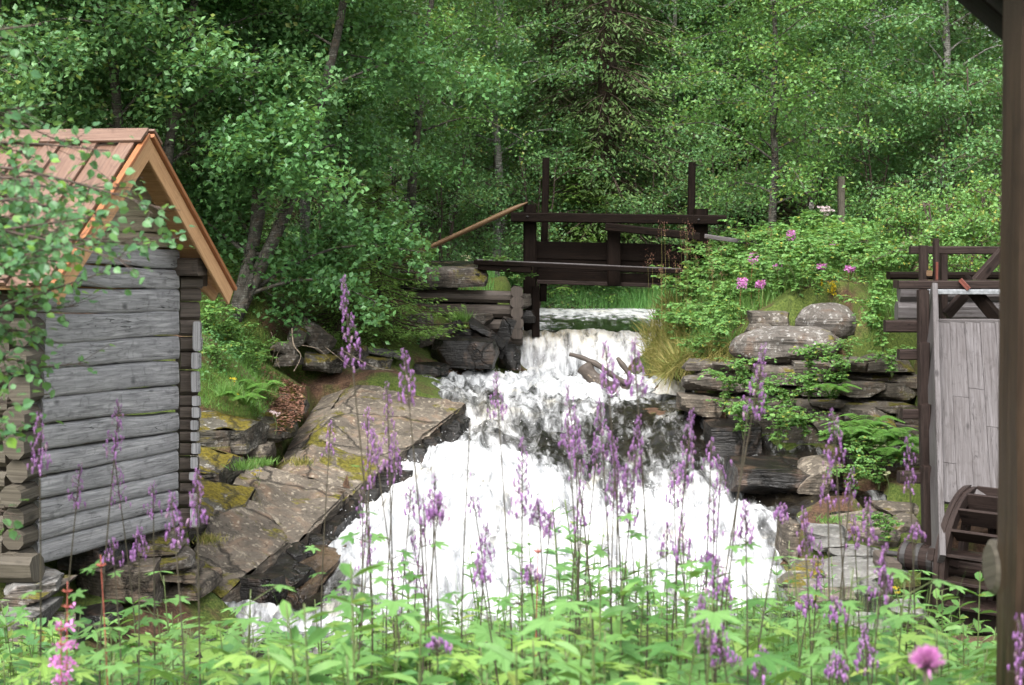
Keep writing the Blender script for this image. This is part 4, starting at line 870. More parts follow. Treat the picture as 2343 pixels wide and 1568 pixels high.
tag((lambda mb: (beam(mb, WC-wa*.78+Vector((0, .25, -.1)), WC-wa*.78+Vector((0, -.3, -.1)), .14, .14), beam(mb, WC-wa*.78+Vector((0, 0, -.1)), WC-wa*.78+Vector((0, 0, -.6)), .12, .12, (0, 1, 0)), mb.build('bearing_block', M['wood_end']))[2])(MB()), 'dark wooden block carrying the pin of the wheel shaft', 'bearing')
tail = tag((lambda mb: (beam(mb, P(2100, 1435, 12.9), P(2290, 1180, 16.2)+Vector((.2, 0, -1.2)), .1, .16), mb.build('tail_timber', M['wood_flume']))[1])(MB()), 'brown timber sloping in front of the wheel foot', 'timber')
# ------------------------------------------------------------------ near mill house corner at the right edge
mh = empty('mill_house', P(2320, 1500, 3.3), 'brown stained corner post and eave of a house at the right edge', 'house')
pa, pb = P(2285, 1700, 3.3), P(2308, -200, 3.3); pa = Vector((pa.x+.112, 3.35, pa.z)); pb = Vector((pb.x+.112, 3.35, pb.z))
part(mh, 'corner_post', 'wood_post', lambda mb: beam(mb, pa, pb, .17, .17, (0, 1, 0), rough=.004, seg=40, bev=.12))
part(mh, 'wall', 'wood_post', lambda mb: [beam(mb, pa+Vector((.165+k*.16, .05, 0)), pb+Vector((.165+k*.16, .05, 0)), .155, .1, (0, 1, 0), rough=.003, seg=20) for k in range(12)])
part(mh, 'log_end', 'wood_corner', lambda mb: tube(mb, [P(2262, 1297, 3.45), P(2270, 1297, 3.45), P(2420, 1297, 3.45)], [.052, .064, .066], 18))
e0, e1 = P(2150, -75, 3.7), P(2420, 158, 3.7)
part(mh, 'roof', 'wood_dam', lambda mb: [beam(mb, e0+Vector((0, -y, 0)), e1+Vector((0, -y, 0)), .145, .03, (1, 0, 1)) for y in (0, .15, .3, .45)])
# ------------------------------------------------------------------ trees
def deciduous(name, label, cat, H, crown_r, low, nleaf, lsize, leafmat, barkmat, trunk_r=.09, lean=(0, 0), stems=1, group=None, seed=1, clump=.16, tpl=LEAF4, droop=.2, limbs=30, spread=1.0):
    global RNG
    RNG = np.random.default_rng(seed); rg = random.Random(seed)
    root = empty(name, (0, 0, 0), label, cat, group)
    tb = MB(); nodes = []; wts = []
    for st in range(stems):
        a0 = rg.uniform(0, 6.28); out = (0 if stems == 1 else rg.uniform(.5, 1.1))
        pts = []; x = y = 0
        for k in range(9):
            t = k/8
            px_ = lean[0]*H*((1-math.exp(-t*5)) if name == 'alder_tree' and seed == 11 else t**1.3)+math.cos(a0)*out*t*H*.2+rg.gauss(0, .04)*H*.12*min(1, t*3); py_ = lean[1]*H*t**1.3+math.sin(a0)*out*t*H*.2+rg.gauss(0, .04)*H*.12*min(1, t*3)
            pts.append(Vector((px_, py_, H*t-.25*(k == 0))))
        c = curve(pts, 5); rr = np.linspace(trunk_r/(stems**.4), .012, len(c)); rr[0] *= 1.4; tube(tb, c, rr, 9)
        for q in range(limbs//stems):
            t = low+(.97-low)*((q+rg.random())/(limbs//stems)); ip = min(int(t*(len(c)-1)), len(c)-2); p = Vector(c[ip])
            a = q*2.4+rg.uniform(-.5, .5); prof = math.sin(math.pi*min(1, .25+.75*(1-t)))**.7 if t > .3 else .8+.2*t
            L = crown_r*(1.05-.75*max(0, (t-.35)/.65)**1.6)*rg.uniform(.7, 1.12)*spread; rise = rg.uniform(.05, .55)
            d = Vector((math.cos(a), math.sin(a), rise)); e = p+d*L; mid = p+d*L*.5+Vector((0, 0, .08*L)); e.z -= droop*L
            cc = curve([p, mid, e], 5); tube(tb, cc, np.linspace(max(.01, rr[ip]*.35), .004, len(cc)), 5, cap=False)
            ns = 9
            for s in range(ns):
                u = .22+.78*(s+rg.random())/ns; b = Vector(cc[min(int(u*(len(cc)-1)), len(cc)-1)])
                dd = (d*.5+Vector((rg.gauss(0, 1), rg.gauss(0, 1), rg.gauss(.1, .5)))).normalized()*rg.uniform(.25, .6)*(crown_r/2)**.7
                f = b+dd; f.z -= droop*.5*dd.length; m_ = b.lerp(f, .5)+Vector((0, 0, .03))
                tube(tb, [b, m_, f], [.006, .004, .002], 4, cap=False)
                for g in (.35, .6, .85, 1.0): nodes.append(b.lerp(f, g)); wts.append(rg.uniform(.3, 1.6))
    nodes = np.array(nodes); wts = np.array(wts); wts /= wts.sum()
    idx = RNG.choice(len(nodes), nleaf, p=wts); pos = nodes[idx]+rv(nleaf, clump)*np.array([1, 1, .75])
    cb = MB(); ax = rv(nleaf)*np.array([1, 1, .6])+np.array([0, 0, -.35]); nr = rv(nleaf, .55)+np.array([0, 0, 1.0])
    stamp(cb, tpl[0], tpl[1], pos, ax, nr, RNG.uniform(.65, 1.25, nleaf)*lsize)
    t_ = tb.build('trunk', M[barkmat], root, smooth=True); c_ = cb.build('crown', M[leafmat], root)
    return root
def spruce(name, label, cat, H, base_r, low, mat, seed=1, dens=1.0, group=None, twig='spruce_brown', step=.22, nspray=26, sz=.13, young=False):
    global RNG
    RNG = np.random.default_rng(seed); rg = random.Random(seed)
    root = empty(name, (0, 0, 0), label, cat, group); tb = MB(); cb = MB(); db = MB()
    tube(tb, [Vector((0, 0, -.3)), Vector((.03, 0, H*.5)), Vector((0, 0, H))], [H*.018, H*.011, .01], 9)
    z = H*low; P_, A_, Nn, S_ = [], [], [], []; D_ = []
    while z < H*.98:
        t = z/H; nb = 7 if not young else 6
        for k in range(nb):
            a = rg.uniform(0, 6.28); L = base_r*(1-t)**.75*rg.uniform(.7, 1.15)+.06
            d = Vector((math.cos(a), math.sin(a), 0)); p0 = Vector((0, 0, z+rg.uniform(-.1, .1)))
            cc = curve([p0, p0+d*L*.5+Vector((0, 0, -L*.12)), p0+d*L+Vector((0, 0, -L*(.32 if not young else .1)))], 6)
            tube(tb, cc, np.linspace(.006+.006*L, .003, len(cc)), 4, cap=False)
            n_ = int(nspray*dens*(.4+L))
            for s in range(n_):
                u = rg.random()**.75; b = Vector(cc[min(int(u*(len(cc)-1)), len(cc)-1)]); sd = rg.choice((-1, 1))
                lat = Vector((-d.y, d.x, 0))*sd
                wd = (1-u*.75)*L*.33
                q = b+lat*rg.uniform(0, wd)+Vector((0, 0, -abs(rg.gauss(0, .05))))
                P_.append(q); A_.append((lat*rg.uniform(.3, 1)+d*.8+Vector((0, 0, -rg.uniform(.0, .9 if not young else .35))))); Nn.append((rg.gauss(0, .4), rg.gauss(0, .4), 1)); S_.append(sz*rg.uniform(.6, 1.3))
            if not young:
                for s in range(int(9*L)): 
                    u = rg.random()*.6; b = Vector(cc[int(u*(len(cc)-1))]); D_.append(b)
        z += step*rg.uniform(.7, 1.2)
    tp = ([(0, 0, 0), (.16, .35, 0), (.1, .8, -.04), (0, 1, -.1), (-.1, .8, -.04), (-.16, .35, 0)], [(0, 1, 2, 3, 4, 5)])
    stamp(cb, tp[0], tp[1], np.array(P_), np.array(A_), np.array(Nn), np.array(S_))
    if D_:
        D_ = np.array(D_); n = len(D_); stamp(db, [(-.012, 0, 0), (.012, 0, 0), (.02, .6, 0), (0, 1, 0)], [(0, 1, 2, 3)], D_, rv(n, .3)+np.array([0, 0, -1.0]), rv(n), RNG.uniform(.15, .5, n)); db.build('hanging_twigs', M[twig], root)
    tb.build('trunk', M['bark_spruce'], root, smooth=True); cb.build('crown', M[mat], root)
    return root
def put(root, px, d, rz=0, scale=1.0, label=None, first=False, z=None, dx=0):
    x = P(px, 700, d).x+dx; zz = float(gz(x, d)) if z is None else z
    if first: root.location = (x, d, zz); root.rotation_euler = (0, 0, rz); root.scale = (scale,)*3; return root
    return copy_tree(root, (x, d, zz), rz, scale, label)
FT = 'forest trees behind the dam'
big = deciduous('alder_tree', 'broad dark green alder with mossy leaning stems right behind the log shed', 'tree', 7.2, 2.15, .05, 58000, .086, 'alder', 'bark', .15, (.14, .03), 3, seed=11, limbs=42, clump=.15, droop=.12)
put(big, 530, 20.2, .2, first=True)
al2 = deciduous('alder_tree', 'alder behind the shed roof with loose sprays of grey green leaves', 'tree', 7.8, 2.1, .2, 44000, .084, 'birch', 'bark', .11, (.02, 0), 2, seed=12, limbs=40)
put(al2, 340, 19.6, 1.0, first=True)
al3 = deciduous('alder_tree', 'alder leaning over the left bank between the shed and the dam', 'tree', 7.5, 2.0, .22, 42000, .084, 'alder', 'bark', .12, (.08, -.02), 2, seed=13, limbs=38)
put(al3, 790, 25.8, .4, first=True)
bir1 = deciduous('birch_tree', 'rounded birch with bright leaf sprays to the right of the gate', 'tree', 7.5, 1.9, .16, 26000, .07, 'birch_warm', 'bark', .08, (.0, 0), 1, seed=21, limbs=40)
put(bir1, 1765, 26.3, 0, first=True)
bir2 = deciduous('birch_tree', 'pale stemmed birch standing just left of the tall rack post', 'tree', 10.5, 1.9, .28, 30000, .078, 'birch', 'bark_birch', .1, (.015, 0), 1, seed=22, limbs=40)
put(bir2, 1135, 31, .3, first=True)
bir3 = deciduous('birch_tree', 'dense birch filling the right end of the tree line', 'tree', 9, 2.1, .1, 36000, .078, 'birch', 'bark_birch', .1, (0, 0), 1, seed=23, limbs=44, droop=.3)
put(bir3, 2150, 28, 0, first=True)
bir4 = deciduous('birch_tree', 'birch with yellowish leaf tips reaching over the pole on the left', 'tree', 8, 1.8, .3, 16000, .068, 'birch_warm', 'bark', .1, (.12, 0), 1, seed=24, limbs=30)
put(bir4, 930, 27, 0, first=True)
sp1 = spruce('spruce_tree', 'tall spruce with brown bare inner twigs behind the middle of the gate', 'tree', 15, 2.3, .05, 'spruce', seed=31, group=None)
put(sp1, 1385, 32.0, 0, first=True)
sp2 = spruce('spruce_tree', 'dark spruce rising behind the left gate post', 'tree', 14, 2.2, .04, 'spruce', seed=32)
put(sp2, 1270, 36.5, 0, first=True)
for px, d, rz, sc, lb in ((1545, 34.0, 1.2, .95, 'slender pale birch between the spruce and the rounded birch'), (1600, 36, 3.0, 1.1, 'birch deeper in the wood behind the right rack post'), (1980, 31, 4.1, 1.05, 'birch behind the lone brown post'), (2290, 30, 2.2, 1.0, 'birch at the edge of the near brown post'),
                          (1040, 34, 2.9, 1.1, 'birch deep in the wood above the leaning pole'), (700, 28, 5.0, 1.0, 'birch deep behind the leaning alder stems'), (1850, 34, .9, 1.1, 'birch deep behind the rounded birch')):
    put(random.choice((bir2, bir3)), px, d, rz, sc, lb)
for px, d, rz, sc, lb in ((40, 25, 1, .9, 'dark spruce in the far left corner above the shed roof'), (190, 27, 2, 1, 'dark spruce behind the shed ridge'), (450, 27, 3, .95, 'dark spruce half hidden between the alders'), (1190, 41, 4, 1.1, 'spruce far back left of the rack post'), (1440, 36, 5, 1.1, 'spruce far back right of the brown spruce'), (2060, 36, 1.5, 1, 'spruce showing dark above the flowering mound'), (1660, 39, 2.5, 1.1, 'spruce far behind the right gate post')):
    put(random.choice((sp1, sp2)), px, d, rz, sc, lb)
k = 0
for d in (38, 43, 49):
    for px in range(-250, 2700, int(240*38/d)):
        k += 1; src = (bir2, bir3, sp1, sp2, bir1, sp2)[k % 6]; t = put(src, px+random.uniform(-60, 60), d+random.uniform(-1.5, 1.5), k*1.7, random.uniform(.95, 1.25), 'indistinct forest tree deep in the dark back rows of the wood'); t['group'] = 'back rows of the wood'; t.name = t.name.split('.')[0]
# side trees (out past the edges but visible as mass)
for px, d, sc in ((-150, 22, 1.0), (-60, 18.5, .9), (150, 21, .9)): put(al2 if px > -100 else sp1, px, d, px, sc, {-150: 'spruce at the very left edge of the view', -60: 'alder at the left edge behind the leafy near branch', 150: 'alder low behind the shed ridge'}[px])
# young spruces and shrubs
ys1 = spruce('young_spruce', 'young light green spruce spreading beside the timber crib', 'young spruce', 2.5, 1.35, .04, 'spruce_young', seed=41, young=True, step=.10, nspray=60, sz=.075)
put(ys1, 865, 22.6, 0, first=True)
put(ys1, 770, 21.9, 2, .75, 'smaller young spruce left of the one by the timber crib'); put(ys1, 560, 21.4, 1, .7, 'young spruce under the leaning alder stems')
put(ys1, 1330, 31.5, 1, 1.35, 'young spruce behind the open gate frame'); 
sh1 = deciduous('shrub', 'low birch shrub right behind the left gate post', 'shrub', 2.6, 1.3, .02, 7000, .06, 'birch', 'twig', .03, stems=4, seed=51, limbs=24, clump=.12)
put(sh1, 1230, 30.5, 0, first=True, scale=1.25)
for px, d, sc, lb in ((1010, 29.5, 1.1, 'low green shrub under the leaning pole'), (1100, 31.5, 1.2, 'green shrub behind the upper end of the leaning pole'), (1480, 31.5, 1.1, 'green shrub behind the sloping rail'), (1650, 30, 1.1, 'green shrub behind the right end of the cross beam'), (1850, 29.5, 1.1, 'green shrub beneath the rounded birch'), (2000, 28, 1.1, 'green shrub right of the lone brown post'),
                      (2200, 27, 1.2, 'green shrub behind the flume frame'), (480, 22.5, 1.0, 'green shrub at the far shed corner'), (740, 25.5, 1.2, 'green shrub behind the young spruces'), (1560, 33, 1.4, 'green shrub deep behind the gate board'), (1350, 33, 1.3, 'green shrub deep behind the middle gate post'), (900, 31, 1.4, 'green shrub deep left of the leaning pole'), (2330, 26, 1.2, 'green shrub at the right edge behind the flume')):
    put(sh1, px, d, px, sc, lb)
ws = deciduous('willow_bush', 'yellow green willow bush behind the flume top rail', 'bush', 1.1, .75, .02, 5200, .05, 'rasp', 'twig', .02, stems=5, seed=52, limbs=24, clump=.09, tpl=NARROW if False else LEAF4)
put(ws, 2150, 19.3, 0, first=True)
put(ws, 2250, 19.8, 1, 1.05, 'yellow green willow bush between flume rail and near brown post'); put(ws, 2200, 18.2, 2, .8, 'low willow bush close behind the flume brace'); put(ws, 2080, 20.5, 3, .95, 'yellow green willow bush left of the flume top rail'); put(ws, 2340, 18.9, 5, 1.1, 'willow bush behind the near brown post')
# bare roots and twigs on the left bank
rt = MB()
for (pts, r) in (([(668, 752, 19.9), (672, 790, 19.85), (688, 815, 19.8), (672, 850, 19.7)], .02), ([(640, 800, 19.8), (632, 820, 19.75), (640, 842, 19.7)], .013), ([(745, 795, 20.1), (770, 815, 20), (800, 840, 20)], .014), ([(780, 800, 20.3), (850, 838, 20.3), (900, 848, 20.5)], .015), ([(620, 760, 20), (628, 790, 19.9), (622, 830, 19.8)], .01), ([(690, 790, 20), (730, 800, 20), (760, 830, 20)], .01)):
    limb(rt, [P(*p) for p in pts], r*.6, r*.25, 6)
tag(rt.build('bare_roots', M['root'], smooth=True), 'pale bare roots hanging over the stones of the left bank', 'roots')

# near birch at the left edge
def near_branches():
    global RNG
    RNG = np.random.default_rng(77); rg = random.Random(77)
    base = Vector((-2.25, 4.5, -2.1)); root = empty('near_birch', base, 'leafy birch branch reaching in from the left edge over the shed roof', 'tree')
    tb = MB(); top = Vector((-2.15, 4.4, 1.2)); tube(tb, curve([base, base+Vector((.05, 0, 1.2)), top], 8), np.linspace(.06, .02, 17), 10)
    nodes = []; ax = []
    targets = [(-10, 60, 1), (95, 55, .3), (60, 245, .7), (10, 290, .9), (150, 330, .8), (250, 345, .6), (380, 480, .9), (410, 545, 1), (340, 560, .9), (300, 430, .8), (250, 620, .8), (160, 600, 1), (200, 500, 1), (120, 480, 1), (60, 560, 1), (230, 560, 1), (100, 680, 1), (180, 700, .8), (30, 760, 1), (80, 830, .8), (200, 830, .5), (30, 920, 1), (60, 985, .8), (90, 400, 1), (20, 450, 1), (20, 640, 1), (130, 560, 1), (170, 440, 1), (60, 350, .8), (-20, 840, 1), (10, 990, 1), (150, 520, 1), (230, 490, 1), (40, 1180, .3), (300, 600, .5), (20, 130, .5),
               (40, 500, 1), (90, 600, 1), (40, 700, 1), (0, 560, 1), (70, 450, 1), (20, 860, 1), (0, 940, 1), (130, 640, 1), (80, 760, .8), (10, 400, 1), (110, 520, 1), (190, 560, 1)]
    for (px, py, dn_) in targets:
        d = rg.uniform(4.0, 5.0); e = P(px, py, d); s = Vector((-2.18, 4.5, e.z+rg.uniform(-.35, .15))); m_ = s.lerp(e, .55)+Vector((0, 0, rg.uniform(0, .1)))
        cc = curve([s, m_, e], 8); tube(tb, cc, np.linspace(.008, .0016, len(cc)), 5, cap=False)
        L = (e-s).length
        for q in range(int(36*dn_)):
            u = 1-rg.random()**1.2*.62; b = Vector(cc[min(int(u*(len(cc)-1)), len(cc)-1)]); dr = ((e-s).normalized()*.8+Vector((rg.gauss(0, .6), rg.gauss(0, .6), rg.gauss(-.15, .45)))).normalized()
            f = b+dr*rg.uniform(.02, .13); tube(tb, [b, f], [.0014, .0008], 3, cap=False)
            for h in range(2): nodes.append(f+Vector((rg.gauss(0, .012),)*3) if h else b.lerp(f, .6)); ax.append(dr+Vector((rg.gauss(0, .5), rg.gauss(0, .5), rg.gauss(-.2, .5))))
    n = len(nodes); cb = MB()
    stamp(cb, [(x*1.25, y, z) for x, y, z in LEAF6[0]], LEAF6[1], np.array(nodes), np.array(ax), rv(n, .5)+np.array([0, -.3, .8]), RNG.uniform(.019, .035, n))
    for nm, b_, mt in (('trunk', tb, 'twig'), ('leaves', cb, 'fore')): adopt(root, b_.build(nm, M[mt], smooth=(nm == 'trunk')))
near_branches()
# thin overhanging dead branch at the top
ob = MB(); limb(ob, [P(870, 10, 21), P(930, 2, 21), P(1010, 22, 21), P(1080, 14, 21), P(1160, 40, 21)], .03, .008, 6)
# ------------------------------------------------------------------ herbs, grasses, flowers
def grass_patch(name, label, mat, pts, hgt, wid=.006, spread=.25, dirz=1.0, extra=None):
    """pts: ground positions; blades rise from them"""
    mb = MB(); pts = np.asarray(pts, float); n = len(pts); ax = rv(n, spread)*np.array([1, 1, .2])+np.array([0, 0, dirz]); h = RNG.uniform(.5, 1.2, n)*hgt
    stamp(mb, BLADE[0], BLADE[1], pts, ax, rv(n)*np.array([1, 1, .1]), h, wid=np.full(n, wid))
    o = mb.build(name, M[mat]); return tag(o, label, 'grass', kind='stuff')
def scat(region, n, jitter=0.0, accept=None):
    """random ground points whose view falls in pixel polygon boxes [(x0,y0,x1,y1),...]"""
    out = []; per = n//len(region)
    for (x0, y0, x1, y1, d0, d1) in region:
        for _ in range(per):
            d = RNG.uniform(d0, d1); px = RNG.uniform(x0, x1); x = (px-CX)/F*d/1.0; z = float(0)
            out.append((x, d))
    a = np.array(out); z = gz(a[:, 0], a[:, 1]); return np.stack([a[:, 0], a[:, 1], z], 1)
def proj(p):
    p = np.asarray(p, float); yc = p[:, 1]*math.cos(PITCH)-p[:, 2]*math.sin(PITCH); zc_ = p[:, 1]*math.sin(PITCH)+p[:, 2]*math.cos(PITCH)
    return CX+F*p[:, 0]/yc, CY-F*zc_/yc
def inpoly(px, py, poly):
    r = np.zeros(len(px), bool); n = len(poly)
    for i in range(n):
        x0, y0 = poly[i]; x1, y1 = poly[(i+1) % n]
        c = ((y0 > py) != (y1 > py)) & (px < (x1-x0)*(py-y0)/((y1-y0) or 1e-9)+x0); r ^= c
    return r
def region_pts(poly, d0, d1, n):
    """ground points seen inside an outline between two distances"""
    out = []; tot = 0
    xs_ = [q[0] for q in poly]
    while tot < n:
        d = RNG.uniform(d0, d1, 4000); px = RNG.uniform(min(xs_), max(xs_), 4000); x = (px-CX)/F*d
        z = gz(x, d); p = np.stack([x, d, z], 1); a, b = proj(p); k = inpoly(a, b, poly); out.append(p[k]); tot += k.sum()
        if len(out) > 60: break
    return np.concatenate(out)[:n]
RNG = np.random.default_rng(101)
MOUND = [(1500, 800), (1530, 690), (1570, 610), (1700, 585), (1900, 560), (2060, 600), (2090, 740), (2095, 830), (1960, 830), (1950, 740), (1840, 710), (1700, 730), (1690, 800), (1560, 850)]
mp = region_pts(MOUND, 18.5, 26, 15000)
a_, b_ = proj(mp); mp = mp[~((mp[:, 1] < 20.4) & (a_ > 1680) & (a_ < 1985))]
grass_patch('mound_grass', 'tall green grass growing all over the mound right of the gate', 'grass', mp, .32, .007, .3)
LEFTB = [(440, 700), (560, 690), (620, 740), (640, 790), (640, 900), (600, 960), (450, 930)]
lp = region_pts(LEFTB, 15, 21, 6500)
grass_patch('bank_grass', 'short grass on the left bank behind the shed', 'fern', lp, .10, .006, .6)
# fallen leaves and low leafy cover on the left bank
mb = MB(); q_ = region_pts([(440, 600), (1000, 600), (980, 800), (760, 760), (640, 760), (440, 900)], 16, 27, 12000); n_ = len(q_)
stamp(mb, LEAF4[0], LEAF4[1], q_+np.abs(rv(n_, .06)), rv(n_)*np.array([1, 1, .4]), rv(n_, .4)+np.array([0, 0, 1.]), RNG.uniform(.02, .06, n_)); tag(mb.build('leafy_ground_cover', M['alder']), 'dark leafy ground cover under the alders', 'ground cover', kind='stuff')
mb = MB(); q_ = region_pts([(590, 800), (700, 850), (690, 960), (640, 1000), (600, 900)], 16, 21, 3500); n_ = len(q_); M['litter'] = leaf_mat('dead_leaf', (.07, .028, .018), (.18, .085, .055), (.3, .2, .13), .8, .1)
stamp(mb, LEAF4[0], LEAF4[1], q_+np.array([0, 0, .02]), rv(n_)*np.array([1, 1, .15]), rv(n_, .3)+np.array([0, 0, 1.]), RNG.uniform(.03, .055, n_)); tag(mb.build('leaf_litter', M['litter']), 'red brown dead leaves above the tan rock slab', 'leaf litter', kind='stuff')
# meadow beyond the gate
X_ = RNG.uniform(-7, 8, 52000); Y_ = 29.2+RNG.exponential(2.2, 52000); Zg = gz(X_, Y_); k_ = Zg > PZ-.12
grass_patch('pond_reeds', 'bright green horsetail and grass at the edge of the pond behind the gate', 'reed', np.stack([X_, Y_, Zg], 1)[k_], .45, .012, .13)
X_ = RNG.uniform(-5, -.3, 9000); Y_ = RNG.uniform(25.6, 29, 9000)
grass_patch('left_meadow', 'grass strip between the abutment and the forest', 'reed', np.stack([X_, Y_, gz(X_, Y_)], 1), .28, .008, .2)
# hanging brown grass at the mound foot
hp = region_pts([(1480, 790), (1560, 760), (1700, 800), (1640, 850), (1500, 870)], 19, 24, 2600)
mb = MB(); n_ = len(hp); stamp(mb, NARROW[0], NARROW[1], hp+np.array([0, -.1, .12]), rv(n_, .45)+np.array([-.25, -.9, -.5]), rv(n_), RNG.uniform(.18, .45, n_), wid=np.full(n_, .06)); tag(mb.build('hanging_grass', M['grass_dry']), 'brownish grass hanging over the stones at the foot of the mound', 'grass', kind='stuff')
mb = MB(); hp = region_pts([(1470, 760), (1530, 690), (1600, 740), (1560, 850), (1490, 880)], 20, 25, 2200); n_ = len(hp); stamp(mb, NARROW[0], NARROW[1], hp, rv(n_, .5)+np.array([-.2, -.3, .8]), rv(n_), RNG.uniform(.2, .5, n_), wid=np.full(n_, .07)); tag(mb.build('pale_grass', M['grass_dry']), 'pale drooping grass on the water side of the mound', 'grass', kind='stuff')

# leafy bushes ------------------------------------------------------
def raspberry(seed, H=.75, label='', mat='rasp', nc=7, ls=.07):
    rg = random.Random(seed); root = empty('raspberry_bush', (0, 0, 0), label, 'bush', 'raspberry bushes on the right bank'); sb = MB(); pos, ax, nr, sz = [], [], [], []
    for c in range(nc):
        a = rg.uniform(0, 6.28); L = H*rg.uniform(.7, 1.15); o = Vector((math.cos(a), math.sin(a), 0)); cc = curve([Vector((0, 0, -.05)), o*L*.22+Vector((0, 0, L*.7)), o*L*.75+Vector((0, 0, L*rg.uniform(.5, .9)))], 8); tube(sb, cc, np.linspace(.006, .002, len(cc)), 4, cap=False)
        for k in range(3, len(cc)):
            for s in range(2):
                dr = Vector((rg.gauss(0, 1), rg.gauss(0, 1), rg.gauss(.1, .3))).normalized(); pt = Vector(cc[k])+dr*rg.uniform(.05, .11)
                for t in (-1, 0, 1, .5, -.5):
                    la = Matrix.Rotation(t*1.15, 3, 'Z') @ dr; la.z -= .35; pos.append(pt if t in (0,) else pt-dr*.012*(1+abs(t))); ax.append(la); nr.append((rg.gauss(0, .25), rg.gauss(0, .25), 1)); sz.append(ls*rg.uniform(.6, 1.15)*(1 if t == 0 else .85))
    cb = MB(); stamp(cb, [(x*1.2, y, z) for x, y, z in LEAF6[0]], LEAF6[1], np.array(pos), np.array(ax), np.array(nr), np.array(sz)); sb.build('stems', M['stem'], root, smooth=True); cb.build('leaves', M[mat], root); return root
rb = [raspberry(s, label='light green raspberry bush among the others on the mound', mat=m_) for s, m_ in ((1, 'rasp'), (2, 'herb'), (3, 'rasp'), (4, 'rasp'))]
used = set()
def place(src, p, rz, sc, label=None, group=None, name=None):
    if id(src) not in used:
        used.add(id(src)); src.location = p; src.rotation_euler = (0, 0, rz); src.scale = (sc,)*3; r = src
    else: r = copy_tree(src, p, rz, sc)
    if label: r['label'] = label
    if group: r['group'] = group
    elif group == '' and 'group' in r: del r['group']
    return r
bp = region_pts([(1530, 790), (1540, 680), (1580, 610), (1700, 590), (1900, 570), (2050, 600), (2090, 740), (2060, 800), (1975, 790), (1970, 700), (1860, 690), (1700, 710), (1680, 780)], 19, 25.5, 400)
sel = []
for p in bp:
    if all((p[0]-q[0])**2+(p[1]-q[1])**2 > .4**2 for q in sel): sel.append(p)
for i, p in enumerate(sel[:64]): place(rb[i % 4], p, i*2.1, random.uniform(.7, 1.05)*(1.0 if p[1] > 20 else .8))
for (px, py, d, sc, lb) in ((1700, 870, 18.3, .55, 'small raspberry bush rooted between the wall stones left of the long boulder'), (1660, 910, 18.4, .6, 'raspberry bush hanging over the jutting slab'), (1740, 925, 18.2, .65, 'raspberry bush in the middle of the dry stone wall'), (1800, 950, 18.1, .65, 'yellowing raspberry bush hanging over the dark gap'), (1850, 900, 18.2, .6, 'raspberry bush spreading over the wall right of the jutting slab'),
                             (1700, 985, 18.0, .7, 'raspberry bush under the jutting slab edge'), (1780, 1010, 17.7, .75, 'raspberry bush drooping before the black rock wall'), (1840, 990, 17.9, .5, 'lowest raspberry bush above the black hollow'), (1940, 810, 18.3, .4, 'small bush right of the long boulder'), (2020, 790, 18.2, .7, 'raspberry bush at the upper left of the flume post'), (1990, 745, 18.6, .8, 'raspberry bush right of the round boulder'),
                             (1185, 650, 24.3, .55, 'bright leafy plant drooping over the crib beside the gate post'), (1140, 610, 24.3, .4, 'leafy plant growing on the coping slab by the walkway'), (1960, 1060, 17.0, .7, 'leafy bush below the stone wall beside the ferns'), (2010, 1100, 16.7, .7, 'leafy bush left of the lower flume cross beam'), (1950, 1120, 16.6, .6, 'leafy bush above the flat brown plates'), (2030, 1230, 15.2, .5, 'leafy plant between the flat plates and the flume')):
    r = place(rb[int(px) % 4], P(px, py+14, d), px, sc, lb); r.name = 'leafy_bush' if 'raspberry' not in lb else 'raspberry_bush'
    if 'group' in r: del r['group']
# ferns
def fern(seed):
    rg = random.Random(seed); root = empty('fern', (0, 0, 0), 'bright green fern in the cluster below the right stone wall', 'fern', 'ferns below the right stone wall'); pos, ax, nr, sz = [], [], [], []; sb = MB()
    for f in range(7):
        a = f*.9+rg.uniform(-.2, .2); o = Vector((math.cos(a), math.sin(a), 0)); L = rg.uniform(.3, .45); cc = curve([Vector((0, 0, 0)), o*L*.4+Vector((0, 0, L*.55)), o*L+Vector((0, 0, L*.4))], 12); tube(sb, cc, .002, 3, cap=False); lat = Vector((-o.y, o.x, 0))
        for k in range(3, len(cc)-1):
            u = k/len(cc)
            for s in (-1, 1): pos.append(cc[k]); ax.append(lat*s+o*.35+Vector((0, 0, -.15))); nr.append((0, 0, 1)); sz.append(.11*math.sin(math.pi*min(1, u*.85+.12))+.02)
    cb = MB(); V = [(0, 0, 0), (.13, .1, 0), (.1, .55, 0), (0, 1, -.05), (-.1, .55, 0), (-.13, .1, 0)]; stamp(cb, V, [(0, 1, 2, 3, 4, 5)], np.array(pos), np.array(ax), np.array(nr), np.array(sz)); sb.build('stalk', M['stem'], root); cb.build('fronds', M['fern'], root); return root
fr = [fern(1), fern(2)]
for (px, py, d, sc, lb) in ((1850, 835, 18.2, .55, 'raspberry bush spilling over the wall below the long boulder'), (1930, 860, 18.1, .55, 'raspberry bush on the wall right of the long boulder'), (2040, 845, 17.9, .5, 'raspberry bush on the wall top beside the flume beams'), (1640, 790, 19.8, .7, 'raspberry bush left of the long boulder'), (1600, 820, 20.2, .6, 'raspberry bush above the small side fall')):
    r = place(rb[int(px) % 4], P(px, py+14, d), px, sc, lb)
    if 'group' in r: del r['group']
for i, (px, py, d) in enumerate(((1960, 1000, 17.3), (2000, 1020, 17.1), (2040, 1010, 17.1), (2075, 1030, 16.9), (1930, 1020, 17.3), (2050, 1050, 16.8), (1985, 985, 17.6), (1900, 905, 18.1))): place(fr[i % 2], P(px, py+10, d), i, 1.0)
